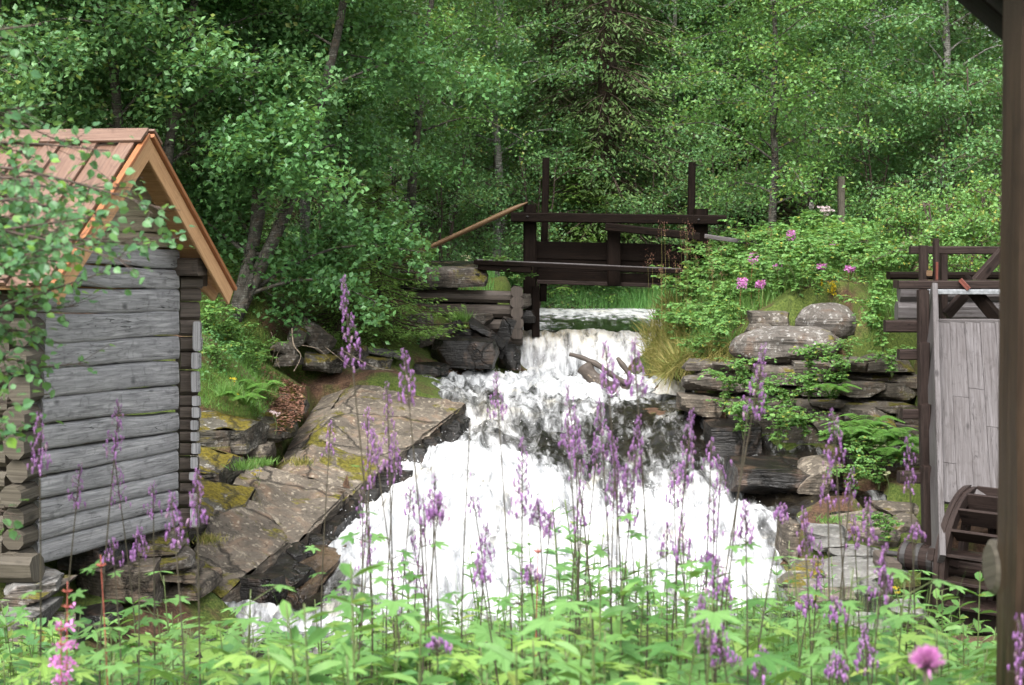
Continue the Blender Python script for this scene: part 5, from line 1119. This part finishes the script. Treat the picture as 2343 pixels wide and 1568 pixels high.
for (px, py, d, lb) in ((560, 930, 17.0, 'pale fern left of the white flower on the left bank'), (600, 905, 17.6, 'fern above the tan slab on the left bank'), (1940, 1010, 17.0, 'fern at the left end of the fern cluster')):
    r = place(fr[0], P(px, py, d), px, .8, lb); 
    if 'group' in r: del r['group']
# tuft of grass on the crib, small tufts
def tuft(px, py, d, h, n, label, mat='grass', spread=.5):
    global RNG
    c = P(px, py, d); p = np.array(c)+rv(n, .06)*np.array([1, 1, .1]); mb = MB(); stamp(mb, NARROW[0], NARROW[1], p-np.array(c), rv(n, spread)*np.array([1, 1, .5])+np.array([0, 0, .9]), rv(n), RNG.uniform(.5, 1.1, n)*h, wid=np.full(n, .05)); o = mb.build('grass_tuft', M[mat]); o.location = c; return tag(o, label, 'grass tuft')
tuft(1055, 740, 23.7, .26, 420, 'round grass tuft growing from the lower crib logs'); tuft(1057, 755, 23.6, .16, 240, 'dry brown skirt below the round grass tuft on the crib', 'grass_dry', .9)
tuft(560, 1075, 15.6, .14, 200, 'green tuft in the cleft beside the ledge stones'); tuft(600, 1065, 15.8, .12, 200, 'grass tuft with yellow flowers on the brown slab'); tuft(690, 1065, 16.2, .12, 160, 'reddish dry tuft on the seam between the two slabs', 'grass_dry'); tuft(520, 905, 17.0, .18, 300, 'grass tuft above the thick mossy ledge'); tuft(480, 1240, 13.6, .1, 160, 'small dry tuft at the lower shed corner', 'grass_dry')
tuft(1900, 1195, 15.4, .1, 120, 'small green tuft between the flat plates')
small = [(540, 895, 17, 'yellow'), (545, 905, 17, 'yellow')]
# flowers ------------------------------------------------------------
PET = ([(0, 0, 0), (.32, .5, .05), (.2, .95, .1), (-.2, .95, .1), (-.32, .5, .05)], [(0, 1, 2, 3, 4)])
def ball(mb, c, r, n, tpl=PET, up=.2):
    d = unit(rv(n)+np.array([0, 0, up])); stamp(mb, tpl[0], tpl[1], np.array(c)+d*r*.3, d, rv(n), np.full(n, r))
HOOD = []
def hood_template():
    V = []; F_ = []
    prof = [(0.0, .10, 0), (.25, .24, .03), (.55, .22, .10), (.8, .26, .22), (1.0, .14, .34), (1.06, .02, .40)]
    for (z, r, off) in prof:
        for k in range(6):
            a = k/6*2*math.pi; V.append((math.cos(a)*r, z, math.sin(a)*r+off))
    for i in range(len(prof)-1):
        for k in range(6): F_.append((i*6+k, i*6+(k+1) % 6, (i+1)*6+(k+1) % 6, (i+1)*6+k))
    # lower petals
    b = len(V); V += [(-.16, .1, -.1), (.16, .1, -.1), (.22, -.35, -.25), (0, -.5, -.2), (-.22, -.35, -.25)]; F_.append((b, b+1, b+2, b+3, b+4))
    return V, F_
HT = hood_template()
def palm_template(lobes=5, teeth=True):
    V = [(0, 0, 0)]; A = []
    for l in range(lobes):
        a0 = (l-(lobes-1)/2)*1.02; Lr = 1-.22*abs(l-(lobes-1)/2)/((lobes-1)/2)
        for (da, r) in ((-.42, .42), (-.30, .62), (-.24, .56), (-.15, .86), (-.08, .80), (0, 1.0), (.08, .80), (.15, .86), (.24, .56), (.30, .62)): A.append((a0+da, r*Lr))
    A.append((A[-1][0]+.15, .4))
    for (a, r) in A: V.append((math.sin(a)*r, math.cos(a)*r, -.22*r*r))
    n = len(A); F_ = [(0, i+1, i+2) for i in range(n-1)]
    return V, F_
PT = palm_template()
def bend_line(base, top, bow, n=10):
    bow = Vector(bow)*2.2
    base, top = Vector(base), Vector(top); m_ = base.lerp(top, .5)+Vector(bow); return curve([base, m_, top], n)
def wolfsbane(px, ytop, ybot, d, seed, pxb=None, label='', dens=1.0):
    """tall purple spike: px/ytop/ybot give the flowering part"""
    global RNG
    RNG = np.random.default_rng(seed); rg = random.Random(seed)
    top = P(px, ytop, d); xb = P(pxb if pxb else px+rg.uniform(-30, 30), 1300, d).x; base = Vector((xb, d+rg.uniform(-.15, .15), 0)); base.z = float(gz(base.x, base.y))
    root = empty('wolfsbane', base, label, 'flower', 'purple wolfsbane in the foreground')
    ln = bend_line(base, top, (rg.uniform(-.03, .03), 0, 0), 16); sb = MB(); tube(sb, ln, np.linspace(.0042, .0016, len(ln)), 5)
    zt, zb = top.z, P(px, ybot, d).z; fb = MB(); pos, ax, nr, sz = [], [], [], []
    Ls_ = zt-zb; cnt = int((24+135*Ls_)*dens)
    lnz = [q.z for q in ln]
    for k in range(cnt):
        t = (k+rg.random())/cnt; z = zb+t*Ls_; i = min(range(len(ln)), key=lambda q: abs(lnz[q]-z)); i = min(max(i, 0), len(ln)-2)
        f = (z-ln[i].z)/max(1e-4, (ln[i+1].z-ln[i].z)); c = ln[i].lerp(ln[i+1], max(-1, min(2, f))); a = rg.uniform(0, 6.28); o = Vector((math.cos(a), math.sin(a), 0)); r = (.024*(1-t)+.006)*rg.uniform(.6, 1.3)
        pt = c+o*r+Vector((0, 0, .01)); tube(sb, [c, pt], [.0009, .0007], 3, cap=False); pos.append(pt); ax.append(o*.35+Vector((rg.gauss(0, .15), rg.gauss(0, .15), 1.0))); nr.append(-o); sz.append((.0125*(1-t)+.0055*t+.001)*rg.uniform(.7, 1.2))
    stamp(fb, HT[0], HT[1], np.array(pos), np.array(ax), np.array(nr), np.array(sz))
    lb = MB(); H = top.z-base.z; pos, ax, nr, sz = [], [], [], []
    for k in range(16):
        t = .06+.68*k/16+rg.uniform(-.02, .02); c = ln[min(int(t*(len(ln)-1)), len(ln)-1)]; a = rg.uniform(0, 6.28); o = Vector((math.cos(a), math.sin(a), .25)); pl = (.16*(1-t)**1.3+.01); e = c+o*pl; tube(sb, [c, e], [.0018, .0012], 4, cap=False); pos.append(e); ax.append(o+Vector((0, 0, -.3))); nr.append((rg.gauss(0, .3), rg.gauss(0, .3)-.2, 1)); sz.append(.085*(1-t)**.9+.014)
    stamp(lb, PT[0], PT[1], np.array(pos), np.array(ax), np.array(nr), np.array(sz))
    adopt(root, sb.build('stem', M['stem_dark'], smooth=True), lb.build('leaves', M['herb']), fb.build('flower_spike', M['purple'], smooth=True)); return root
WB = [(785, 640, 860, 4.4, 810, 'tallest purple wolfsbane, its spike standing before the young spruce', 1.3), (90, 955, 1090, 4.2, 30, 'purple wolfsbane before the near shed corner', 1.4), (272, 925, 1050, 4.6, 230, 'slanting wolfsbane with its spike halfway up the shed wall', 1), (183, 1070, 1170, 4.8, 120, 'small wolfsbane spike low on the shed wall', 1), (350, 1110, 1190, 4.9, 330, 'thin wolfsbane spike before the lower shed logs', .8), (393, 1135, 1255, 4.1, 380, 'pinkish wolfsbane before the bottom shed log', 1.2),
      (450, 1085, 1215, 4.2, 440, 'wolfsbane standing before the shed corner and mossy rock', 1.3), (318, 1215, 1290, 4.4, 270, 'wolfsbane before the shed foundation stones, right one', 1.3), (258, 1240, 1300, 4.4, 255, 'wolfsbane before the shed foundation stones, left one', .8), (925, 808, 935, 4.3, 930, 'wolfsbane with its spike between tan slab and black boulder', 1.3), (885, 880, 1090, 4.6, 900, 'long thin wolfsbane spike over the tan slab', 1), (853, 1000, 1120, 5.0, 860, 'faint wolfsbane over the right end of the tan slab', .8), (830, 1120, 1250, 5.2, 840, 'loose wolfsbane where slab edge meets foam', .7), (905, 1010, 1110, 5.1, 930, 'wolfsbane spike over the slab edge near the foam', .7),
      (1135, 862, 965, 4.8, 1180, 'single wolfsbane spike in the middle of the upper rapids', 1), (1298, 888, 1040, 4.7, 1330, 'thin wolfsbane left of the driftwood, over the rapids', 1), (1385, 788, 910, 4.4, 1400, 'wolfsbane covering the left part of the driftwood', 1.4), (1450, 785, 915, 4.4, 1430, 'wolfsbane covering the right part of the driftwood', 1.4), (1372, 915, 1060, 4.6, 1370, 'wolfsbane below the driftwood with a dense spike', 1.3), (1408, 1010, 1160, 4.5, 1500, 'wolfsbane over the dark rapids, middle one of a dense trio', 1.4), (1462, 960, 1130, 4.4, 1480, 'wolfsbane over the dark rapids, tallest of a dense trio', 1.5), (1432, 1080, 1200, 4.6, 1420, 'wolfsbane over the dark rapids, lowest of a dense trio', 1.2),
      (1195, 1010, 1190, 4.3, 1220, 'long dense wolfsbane over the white foam, left of centre', 1.4), (1232, 1150, 1210, 4.3, 1240, 'short broad wolfsbane over the white foam', 1.5), (1005, 1140, 1205, 4.0, 1030, 'short dark wolfsbane alone on the white foam', 1.7), (1083, 1140, 1185, 4.6, 1100, 'sparse wolfsbane with a few flowers over the foam', .6), (1112, 1205, 1300, 4.4, 1130, 'crooked wolfsbane in front of the foam pool', 1.1), (1095, 1290, 1345, 4.0, 1120, 'low wolfsbane just above the leaves, left of centre', 1.3), (1210, 1300, 1345, 4.1, 1230, 'low wolfsbane just above the leaves, at centre', 1.3), (1582, 945, 1130, 4.4, 1570, 'tall wolfsbane before the dark water under the jutting slab', 1.4),
      (1747, 797, 965, 4.2, 1640, 'slanting wolfsbane with a thick spike before the long boulder', 1.5), (1628, 1010, 1085, 4.7, 1560, 'wolfsbane tip before the black step of rock', .9), (1705, 1155, 1245, 4.2, 1690, 'wolfsbane at the right end of the foam', 1.4), (1560, 1175, 1300, 4.4, 1550, 'wolfsbane rising from the lower white pool', 1.2), (1525, 1200, 1290, 4.6, 1520, 'pale wolfsbane left in the lower white pool', .9), (1642, 1280, 1370, 3.9, 1650, 'reddish wolfsbane before the lower right foam', 1.3), (1605, 1375, 1500, 3.5, 1640, 'biggest wolfsbane low in the foreground, left spike', 1.7), (1640, 1425, 1540, 3.5, 1660, 'biggest wolfsbane low in the foreground, right spike', 1.7),
      (1790, 1160, 1200, 4.5, 1740, 'wolfsbane tip at the end of the rapids by the red rock', 1.1), (1838, 1170, 1280, 4.4, 1830, 'wolfsbane before the flat stones, leaning left', 1.2), (1905, 945, 1075, 4.2, 1960, 'tall wolfsbane before the hanging ferns', 1.2), (1985, 1150, 1250, 4.3, 2000, 'wolfsbane before the flat brown plates', 1.1), (2025, 1255, 1385, 3.8, 2040, 'wolfsbane before the widest flat slab near the shaft', 1.5), (1908, 1375, 1430, 4.0, 1900, 'low wolfsbane beneath the flat stones', 1.4), (2097, 1210, 1245, 4.4, 2100, 'small wolfsbane tip next to the wheel shaft', 1), (2330, 1420, 1568, 3.0, 2335, 'purple wolfsbane cut by the right edge before the brown post', 1.8), (1745, 1490, 1560, 3.6, 1745, 'wolfsbane at the bottom edge right of the biggest one', 1.4), (1975, 1440, 1540, 3.7, 1985, 'wolfsbane left of the pink thistle', 1.4), (1912, 1500, 1568, 3.6, 1910, 'low wolfsbane at the bottom edge left of the thistle', 1.5), (1850, 1370, 1410, 4.2, 1850, 'small wolfsbane among leaves under the mossy stones', 1.2),
      (1620, 1270, 1300, 4.6, 1600, 'wolfsbane bud just above the leaf line right of centre', 1), (998, 1470, 1500, 3.6, 998, 'single purple bloom in the leaves at the bottom centre', 1.5), (1330, 1060, 1110, 4.9, 1350, 'fading wolfsbane over the grey swirl of the rapids', .6), (1710, 940, 1110, 4.5, 1600, 'slanting faded stalk without flowers before the leaf hung rocks', .05), (1075, 965, 1130, 4.6, 1100, 'bare seeded stalk standing over the foam', .05), (940, 1120, 1190, 4.9, 945, 'wolfsbane over the lower edge of foam and slab', .8), (965, 1190, 1260, 4.8, 960, 'wolfsbane left before the foam beside the bare stalk', .8), (1260, 1180, 1230, 4.7, 1270, 'small wolfsbane right behind the short broad one', 1)]
for i, (px, y0, y1, d, pb, lb, dn) in enumerate(WB): wolfsbane(px, y0, y1, d, 500+i, pb, lb, dn)
rw = random.Random(12)
for i in range(26):
    px = rw.choice((rw.uniform(800, 1000), rw.uniform(1150, 1850), rw.uniform(60, 2100), rw.uniform(1550, 2100))); y0 = rw.uniform(930, 1330)
    wolfsbane(px, y0, y0+rw.uniform(60, 150), rw.uniform(4.3, 5.8), 900+i, None, 'slim purple wolfsbane among the many standing before the rapids', rw.uniform(.5, 1.0))
# fireweed
def fireweed(base, H, seed, label, big=False, bloom=.35, group=None, fs=.022):
    global RNG
    RNG = np.random.default_rng(seed); rg = random.Random(seed); root = empty('fireweed', base, label, 'flower', group); base = Vector(base); top = base+Vector((rg.uniform(-.05, .05)*H, 0, H)); ln = bend_line(base, top, (rg.uniform(-.02, .02), 0, 0), 10)
    sb, lb, fb = MB(), MB(), MB(); tube(sb, ln, np.linspace(.004, .0012, len(ln)), 5); pos, ax, nr, sz = [], [], [], []
    for k in range(34):
        t = .1+.6*k/34; c = ln[int(t*(len(ln)-1))]; a = k*2.4; o = Vector((math.cos(a), math.sin(a), .35)); pos.append(c); ax.append(o); nr.append((rg.gauss(0, .3), rg.gauss(0, .3), 1)); sz.append(.10*(1.1-t))
    stamp(lb, [(x*.9, y, z) for x, y, z in LEAF4[0]], LEAF4[1], np.array(pos), np.array(ax), np.array(nr), np.array(sz), wid=np.array(sz)*.42)
    for k in range(22 if bloom > .12 else 0):
        t = 1-bloom+bloom*.75*k/22; c = Vector(ln[min(int(t*(len(ln)-1)), len(ln)-1)]); a = k*2.4; o = Vector((math.cos(a), math.sin(a), .1)); ball(fb, c+o*fs*1.1, fs*.75, 7)
    for k in range(14):
        t = 1-bloom*.25+bloom*.25*k/14; c = Vector(ln[min(int(t*(len(ln)-1)), len(ln)-1)]); a = k*2.4; o = Vector((math.cos(a), math.sin(a), .6)); tube(sb, [c, c+o*fs*.8], [.0018, .0012], 4)
    adopt(root, sb.build('stem', M['stem_red'], smooth=True), lb.build('leaves', M['herb']), *([fb.build('blossoms', M['pink'])] if fb.v else [])); return root
for i, (px, yt, d, bl, lb) in enumerate(((185, 1330, 3.9, .34, 'pink fireweed with open blossoms at the lower left'), (118, 1420, 3.8, .25, 'small pink fireweed left of the blooming one'), (205, 1270, 4.1, .1, 'reddish budding fireweed stalk above the blooming one'), (1270, 1240, 4.6, .05, 'fireweed stalk with pale buds over the foam'))):
    t_ = P(px, yt, d); z0 = float(gz(t_.x, d)); fireweed((t_.x, d, z0), t_.z-z0, 700+i, lb, bloom=bl, fs=.017)
for i, (px, yt, d, lb) in enumerate(((1722, 575, 21.2, 'pink fireweed on the left of the mound top'), (1782, 600, 21, 'pink fireweed with two heads on the mound'), (1698, 635, 20.6, 'pink fireweed low on the mound, left'), (1740, 643, 20.6, 'pink fireweed low on the mound, second from left'), (1878, 605, 20.3, 'pink fireweed beside the yellow goldenrods'), (1948, 610, 20.2, 'pink fireweed right of the yellow goldenrods'), (1812, 525, 22.2, 'pink fireweed standing above the rail end'), (1905, 555, 21.5, 'pink fireweed below the brown lone post'))):
    t_ = P(px, yt, d); z0 = float(gz(t_.x, d)); H = max(.25, t_.z-z0); fireweed((t_.x, d, t_.z-H), H, 720+i, lb, bloom=.22, fs=.04)
# thistle
for (px, py, d, sc, lb) in ((470, 760, 18.6, .5, 'low leafy shrub beside the far shed corner'), (530, 750, 19.2, .42, 'low leafy shrub under the leaning alder stems'), (600, 745, 19.8, .35, 'small leafy shrub left of the leaning grey stone'), (500, 860, 17.6, .3, 'small leafy shrub above the yellow flowers'), (580, 800, 19.0, .3, 'small leafy shrub above the leaf litter')):
    g_ = P(px, py, d); r = place(rb[px % 4], (g_.x, d, float(gz(g_.x, d))-.02), px, sc*1.6, lb); r.name = 'leafy_shrub'
    if 'group' in r: del r['group']
tp_ = P(2120, 1508, 2.35); tb_ = Vector((tp_.x, 2.4, float(gz(tp_.x, 2.4)))); th_ = empty('thistle', tb_, 'round pink thistle head in the lower right corner', 'flower')
a, b, c = MB(), MB(), MB(); tube(a, bend_line(tb_, tp_+Vector((0, 0, -.015)), (.01, 0, 0)), .003, 6); RNG = np.random.default_rng(5); n_ = 220; dd = unit(rv(n_, .55)+np.array([0, 0, .75])); stamp(b, NARROW[0], NARROW[1], np.array(tp_)+dd*.004-np.array([0, 0, .008]), dd, rv(n_), RNG.uniform(.022, .030, n_), wid=np.full(n_, .03))
stamp(c, *([[(x, y, z) for x, y, z in LEAF6[0]], LEAF6[1]]), np.array(tp_)+unit(rv(40))*np.array([.009, .009, .008])-np.array([0, 0, .014]), unit(rv(40))+np.array([0, 0, .8]), rv(40), np.full(40, .014))
adopt(th_, a.build('stem', M['stem'], smooth=True), b.build('flower_head', M['pink']), c.build('bracts', M['stem_dark']))
# goldenrod, valerian, meadowsweet
def umbel(px, py, d, r, label, mat, name, cat='flower', spike=False, h=None, heads=5):
    t = P(px, py, d); z0 = float(gz(t.x, d)); 
    if t.z-z0 < .2 or h: z0 = t.z-(h or .3)
    base = Vector((t.x, d, z0)); root = empty(name, base, label, cat); sb, fb = MB(), MB(); tube(sb, bend_line(base, t-Vector((0, 0, r)), (.01, 0, 0)), .004, 5); rg = random.Random(int(px))
    if spike:
        for k in range(26): ball(fb, t+Vector((rg.gauss(0, r*.3), rg.gauss(0, r*.3), r*3*(k/26-.8))), r*.35, 7)
    else:
        for k in range(heads):
            c = t+Vector((rg.uniform(-1, 1)*r, rg.uniform(-1, 1)*r, rg.uniform(-.6, .5)*r)); tube(sb, [t-Vector((0, 0, r*1.6)), c], .002, 4)
            for q in range(9): ball(fb, c+Vector((rg.gauss(0, r*.22), rg.gauss(0, r*.22), rg.gauss(0, r*.06))), r*.13, 8)
    adopt(root, sb.build('stem', M['stem'], smooth=True), fb.build('blossoms', M[mat])); return root
umbel(1883, 482, 21.8, .11, 'tall pale pink valerian umbels rising above the mound', 'palepink', 'valerian', heads=8); umbel(628, 945, 16.9, .06, 'white umbel flower beside the tan slab', 'palepink', 'valerian', heads=5, h=.25)
umbel(1880, 640, 20.2, .06, 'yellow goldenrod spike on the mound, left one', 'yellow', 'goldenrod', spike=True); umbel(1905, 650, 20.1, .06, 'yellow goldenrod spike on the mound, right one', 'yellow', 'goldenrod', spike=True)
for i, (px, py, d, r, lb) in enumerate(((1950, 548, 21.5, .07, 'white flower head at the right end of the mound top'), (2070, 560, 19.6, .07, 'cream meadowsweet left of the flume rail'), (2150, 508, 19.4, .08, 'cream meadowsweet above the flume rail'), (2178, 537, 19.2, .07, 'cream meadowsweet close above the flume rail'), (2275, 505, 19.4, .07, 'cream meadowsweet by the near brown post, upper'), (2282, 530, 19.0, .08, 'cream meadowsweet by the near brown post, lower'), (2090, 545, 19.8, .06, 'cream meadowsweet left of the willow bush'), (2010, 1022, 16.8, .05, 'cream flower among the ferns'), (2030, 1085, 16.6, .05, 'cream flower beside the lower flume cross beam'),
                                         (930, 585, 26.3, .09, 'cream flower at the foot of the leaning pole'), (1065, 590, 26.8, .08, 'cream flower behind the walkway end'), (768, 512, 25.0, .08, 'cream flower before the alder trunks'), (850, 600, 25.5, .07, 'cream flower left of the leaning pole foot'), (1600, 455, 27.5, .05, 'cream flower above the cross beam end'), (950, 600, 26.6, .08, 'cream flower right of the leaning pole foot'))):
    umbel(px, py, d, r, lb, 'cream', 'meadowsweet', heads=4)
for i, (px, py, d, lb) in enumerate(((545, 905, 17.0, 'yellow flowers in the grass above the mossy ledge'), (590, 1080, 15.7, 'yellow flowers on the brown slab tuft'), (530, 870, 17.4, 'yellow flowers near the shed corner grass'), (1862, 1365, 5.4, 'tiny yellow flowers above the leaves under the flat stones'), (2050, 1350, 6.2, 'tiny yellow flowers near the wheel shaft'))):
    umbel(px, py, d, .05 if d > 9 else .02, lb, 'yellow', 'buttercup', heads=5, h=.15)
# grass seed heads over the gate edge
sg = MB(); sh_ = MB(); RNG = np.random.default_rng(9)
for k in range(30):
    px = random.choice((random.uniform(1480, 1560), random.uniform(1560, 1800), random.uniform(1540, 1640))); d = random.uniform(22, 24.3); t = P(px, random.uniform(520, 640), d); z0 = float(gz(t.x, d))-.05; tube(sg, bend_line((t.x-.05, d, z0), t, (.02, 0, .02)), .0012, 3, cap=False); n_ = 26; stamp(sh_, NARROW[0], NARROW[1], np.array(t)+rv(n_, .035)*np.array([.8, .8, 1.8]), rv(n_, .4)+np.array([0, 0, .8]), rv(n_), np.full(n_, .03), wid=np.full(n_, .05))
o = sg.build('seeding_grass', M['grass_dry']); tag(o, 'thin seeding grasses rising over the mound edge', 'grass', kind='stuff'); h_ = sh_.build('seed_heads', M['litter'], o); 
# foreground leafy mass ------------------------------------------------
def herb(seed, H, nl, ls, kind='palm'):
    rg = random.Random(seed); root = empty('leafy_herb', (0, 0, 0), '', 'plant'); sb, lb = MB(), MB(); pos, ax, nr, sz = [], [], [], []
    for st in range(3 if kind == 'palm' else 5):
        o0 = Vector((rg.uniform(-.1, .1), rg.uniform(-.1, .1), 0)); top = o0*2+Vector((rg.uniform(-.08, .08), rg.uniform(-.08, .08), H*rg.uniform(.7, 1))); ln = bend_line(o0+Vector((0, 0, -.05)), top, (0, 0, 0), 8); tube(sb, ln, np.linspace(.004, .0015, len(ln)), 4)
        m_ = nl//3
        for k in range(m_):
            t = .25+.75*k/m_; c = Vector(ln[min(int(t*(len(ln)-1)), len(ln)-1)]); a = k*2.4+rg.uniform(-.4, .4); o = Vector((math.cos(a), math.sin(a), .35))
            if kind == 'palm': e = c+o*rg.uniform(.05, .16)*(1.2-t*.6); tube(sb, [c, e], [.0016, .001], 3, cap=False); pos.append(e); ax.append(o+Vector((0, 0, -.45))); nr.append((rg.gauss(0, .3), rg.gauss(-.15, .3), 1)); sz.append(ls*rg.uniform(.6, 1.15)*(1.15-t*.5))
            else: pos.append(c); ax.append(o+Vector((0, 0, rg.uniform(-.3, .4)))); nr.append((rg.gauss(0, .3), rg.gauss(-.15, .3), 1)); sz.append(ls*rg.uniform(.6, 1.15)*(1.1-t*.4))
    if kind == 'palm': stamp(lb, PT[0], PT[1], np.array(pos), np.array(ax), np.array(nr), np.array(sz))
    elif kind == 'oval': stamp(lb, [(x*1.2, y, z) for x, y, z in LEAF6[0]], LEAF6[1], np.array(pos), np.array(ax), np.array(nr), np.array(sz))
    else: stamp(lb, [(x*.5, y, z) for x, y, z in LEAF6[0]], LEAF6[1], np.array(pos), np.array(ax), np.array(nr), np.array(sz))
    sb.build('stems', M['stem'], root, smooth=True); lb.build('leaves', M[{1: 'herb', 2: 'herb_y', 3: 'herb_d', 4: 'herb_d', 6: 'herb', 9: 'birch'}.get(seed, 'rasp')], root); return root
HB = [herb(1, .8, 39, .105), herb(2, .7, 36, .095), herb(3, .6, 42, .085), herb(4, .75, 54, .075, 'oval'), herb(5, .8, 90, .085, 'lance'), herb(6, .65, 39, .11)]
HL = ['pale green cut leaved herb in the foreground thicket', 'yellowish cut leaved herb in the foreground thicket', 'darker green small cut leaved herb in the foreground thicket', 'oval leaved herb in the foreground thicket', 'slender herb with narrow leaves in the foreground thicket', 'pale herb with the broadest cut leaves in the foreground thicket']
rgh = random.Random(3); cnt = 0; seen = []
def topline(px):   # how high the thicket reaches in the view
    return np.interp(px, [0, 250, 420, 700, 1000, 1200, 1500, 1750, 1950, 2150, 2342], [1465, 1430, 1390, 1380, 1310, 1265, 1215, 1270, 1350, 1380, 1390])
while cnt < 290:
    d = rgh.choice((rgh.uniform(3.2, 5.2), rgh.uniform(4.2, 8.2))); px = rgh.uniform(-60, 2400); x = (px-CX)/F*d
    if any((x-a)**2+(d-b)**2 < .2**2 for a, b in seen): continue
    seen.append((x, d)); z = float(gz(x, d)); i = rgh.choice((0, 1, 2, 5, 0, 1, 3, 4, 5))
    if px < 1050 and px > 350 and rgh.random() < .15: continue
    zt = P(px, float(topline(px))+rgh.choice((rgh.uniform(-110, 0), rgh.uniform(-20, 120), rgh.uniform(0, 150))), d).z; Hh = (zt-z)/ (.8, .7, .6, .75, .8, .65)[i]
    if Hh < .35: continue
    sc = min(1.35, max(.5, Hh)); r = place(HB[i], (x, d, z), rgh.uniform(0, 6.28), sc, HL[i], 'herbs of the foreground thicket'); cnt += 1
# willow saplings over the foam
wsap = herb(9, 1.0, 130, .055, 'lance'); wsap.name = 'willow_sapling'
for px, yt, d, lb in ((1370, 1090, 6.2, 'willow sapling with narrow leaves before the centre of the foam'), (1320, 1180, 6.0, 'willow sapling left of the highest one in the foam'), (1470, 1110, 6.3, 'willow sapling right of the highest one in the foam'), (1690, 1200, 6.6, 'willow sapling before the right end of the rapids')):
    t = P(px, yt, d); z = float(gz(t.x, d)); r = place(wsap, (t.x, d, z), px, (t.z-z)/1.0, lb); 
rs = random.Random(21)
for k in range(16):
    px = rs.uniform(1080, 1980); d = rs.uniform(5.2, 7.5); t = P(px, rs.uniform(1190, 1330), d); z = float(gz(t.x, d)); r = place(wsap, (t.x, d, z), px, t.z-z, 'low willow sapling among the herbs at the foot of the rapids', 'low willow saplings in the thicket')
X_ = RNG.uniform(-.4, 2.2, 9000); Y_ = RNG.uniform(4.5, 8.6, 9000); k_ = X_ < Y_*.26
grass_patch('tall_grass', 'tall thin grass rising among the stems at the foot of the rapids', 'grass', np.stack([X_, Y_, gz(X_, Y_)], 1)[k_], .95, .005, .13)
# fine reddish grass at the lower left
X_ = RNG.uniform(-1.6, 1.4, 9000); Y_ = RNG.uniform(2.9, 5.6, 9000); z_ = gz(X_, Y_)
grass_patch('meadow_grass', 'fine green grass along the bottom of the view', 'grass', np.stack([X_, Y_, z_], 1), .5, .005, .22)
X_ = RNG.uniform(-1.1, 0, 900); Y_ = RNG.uniform(3.4, 4.6, 900); z_ = gz(X_, Y_)+RNG.uniform(.25, .55, 900)
mb = MB()
for k in range(6): stamp(mb, PET[0], PET[1], np.stack([X_, Y_, z_], 1)+rv(900, .012), rv(900), rv(900), np.full(900, .008))
M['sorrel'] = leaf_mat('sorrel_seed', (.3, .12, .05), (.4, .22, .08), None, .6, .3); tag(mb.build('sorrel_seeds', M['sorrel']), 'haze of tiny reddish seeds over the lower left grass', 'seeds', kind='stuff')
X_ = RNG.uniform(-3.2, 3.4, 26000); Y_ = RNG.uniform(2.8, 9.6, 26000); k_ = np.abs(X_) < Y_*.37+.2
grass_patch('undergrowth', 'undergrowth of grass between the foreground herbs', 'grass', np.stack([X_, Y_, gz(X_, Y_)], 1)[k_], .4, .006, .3)
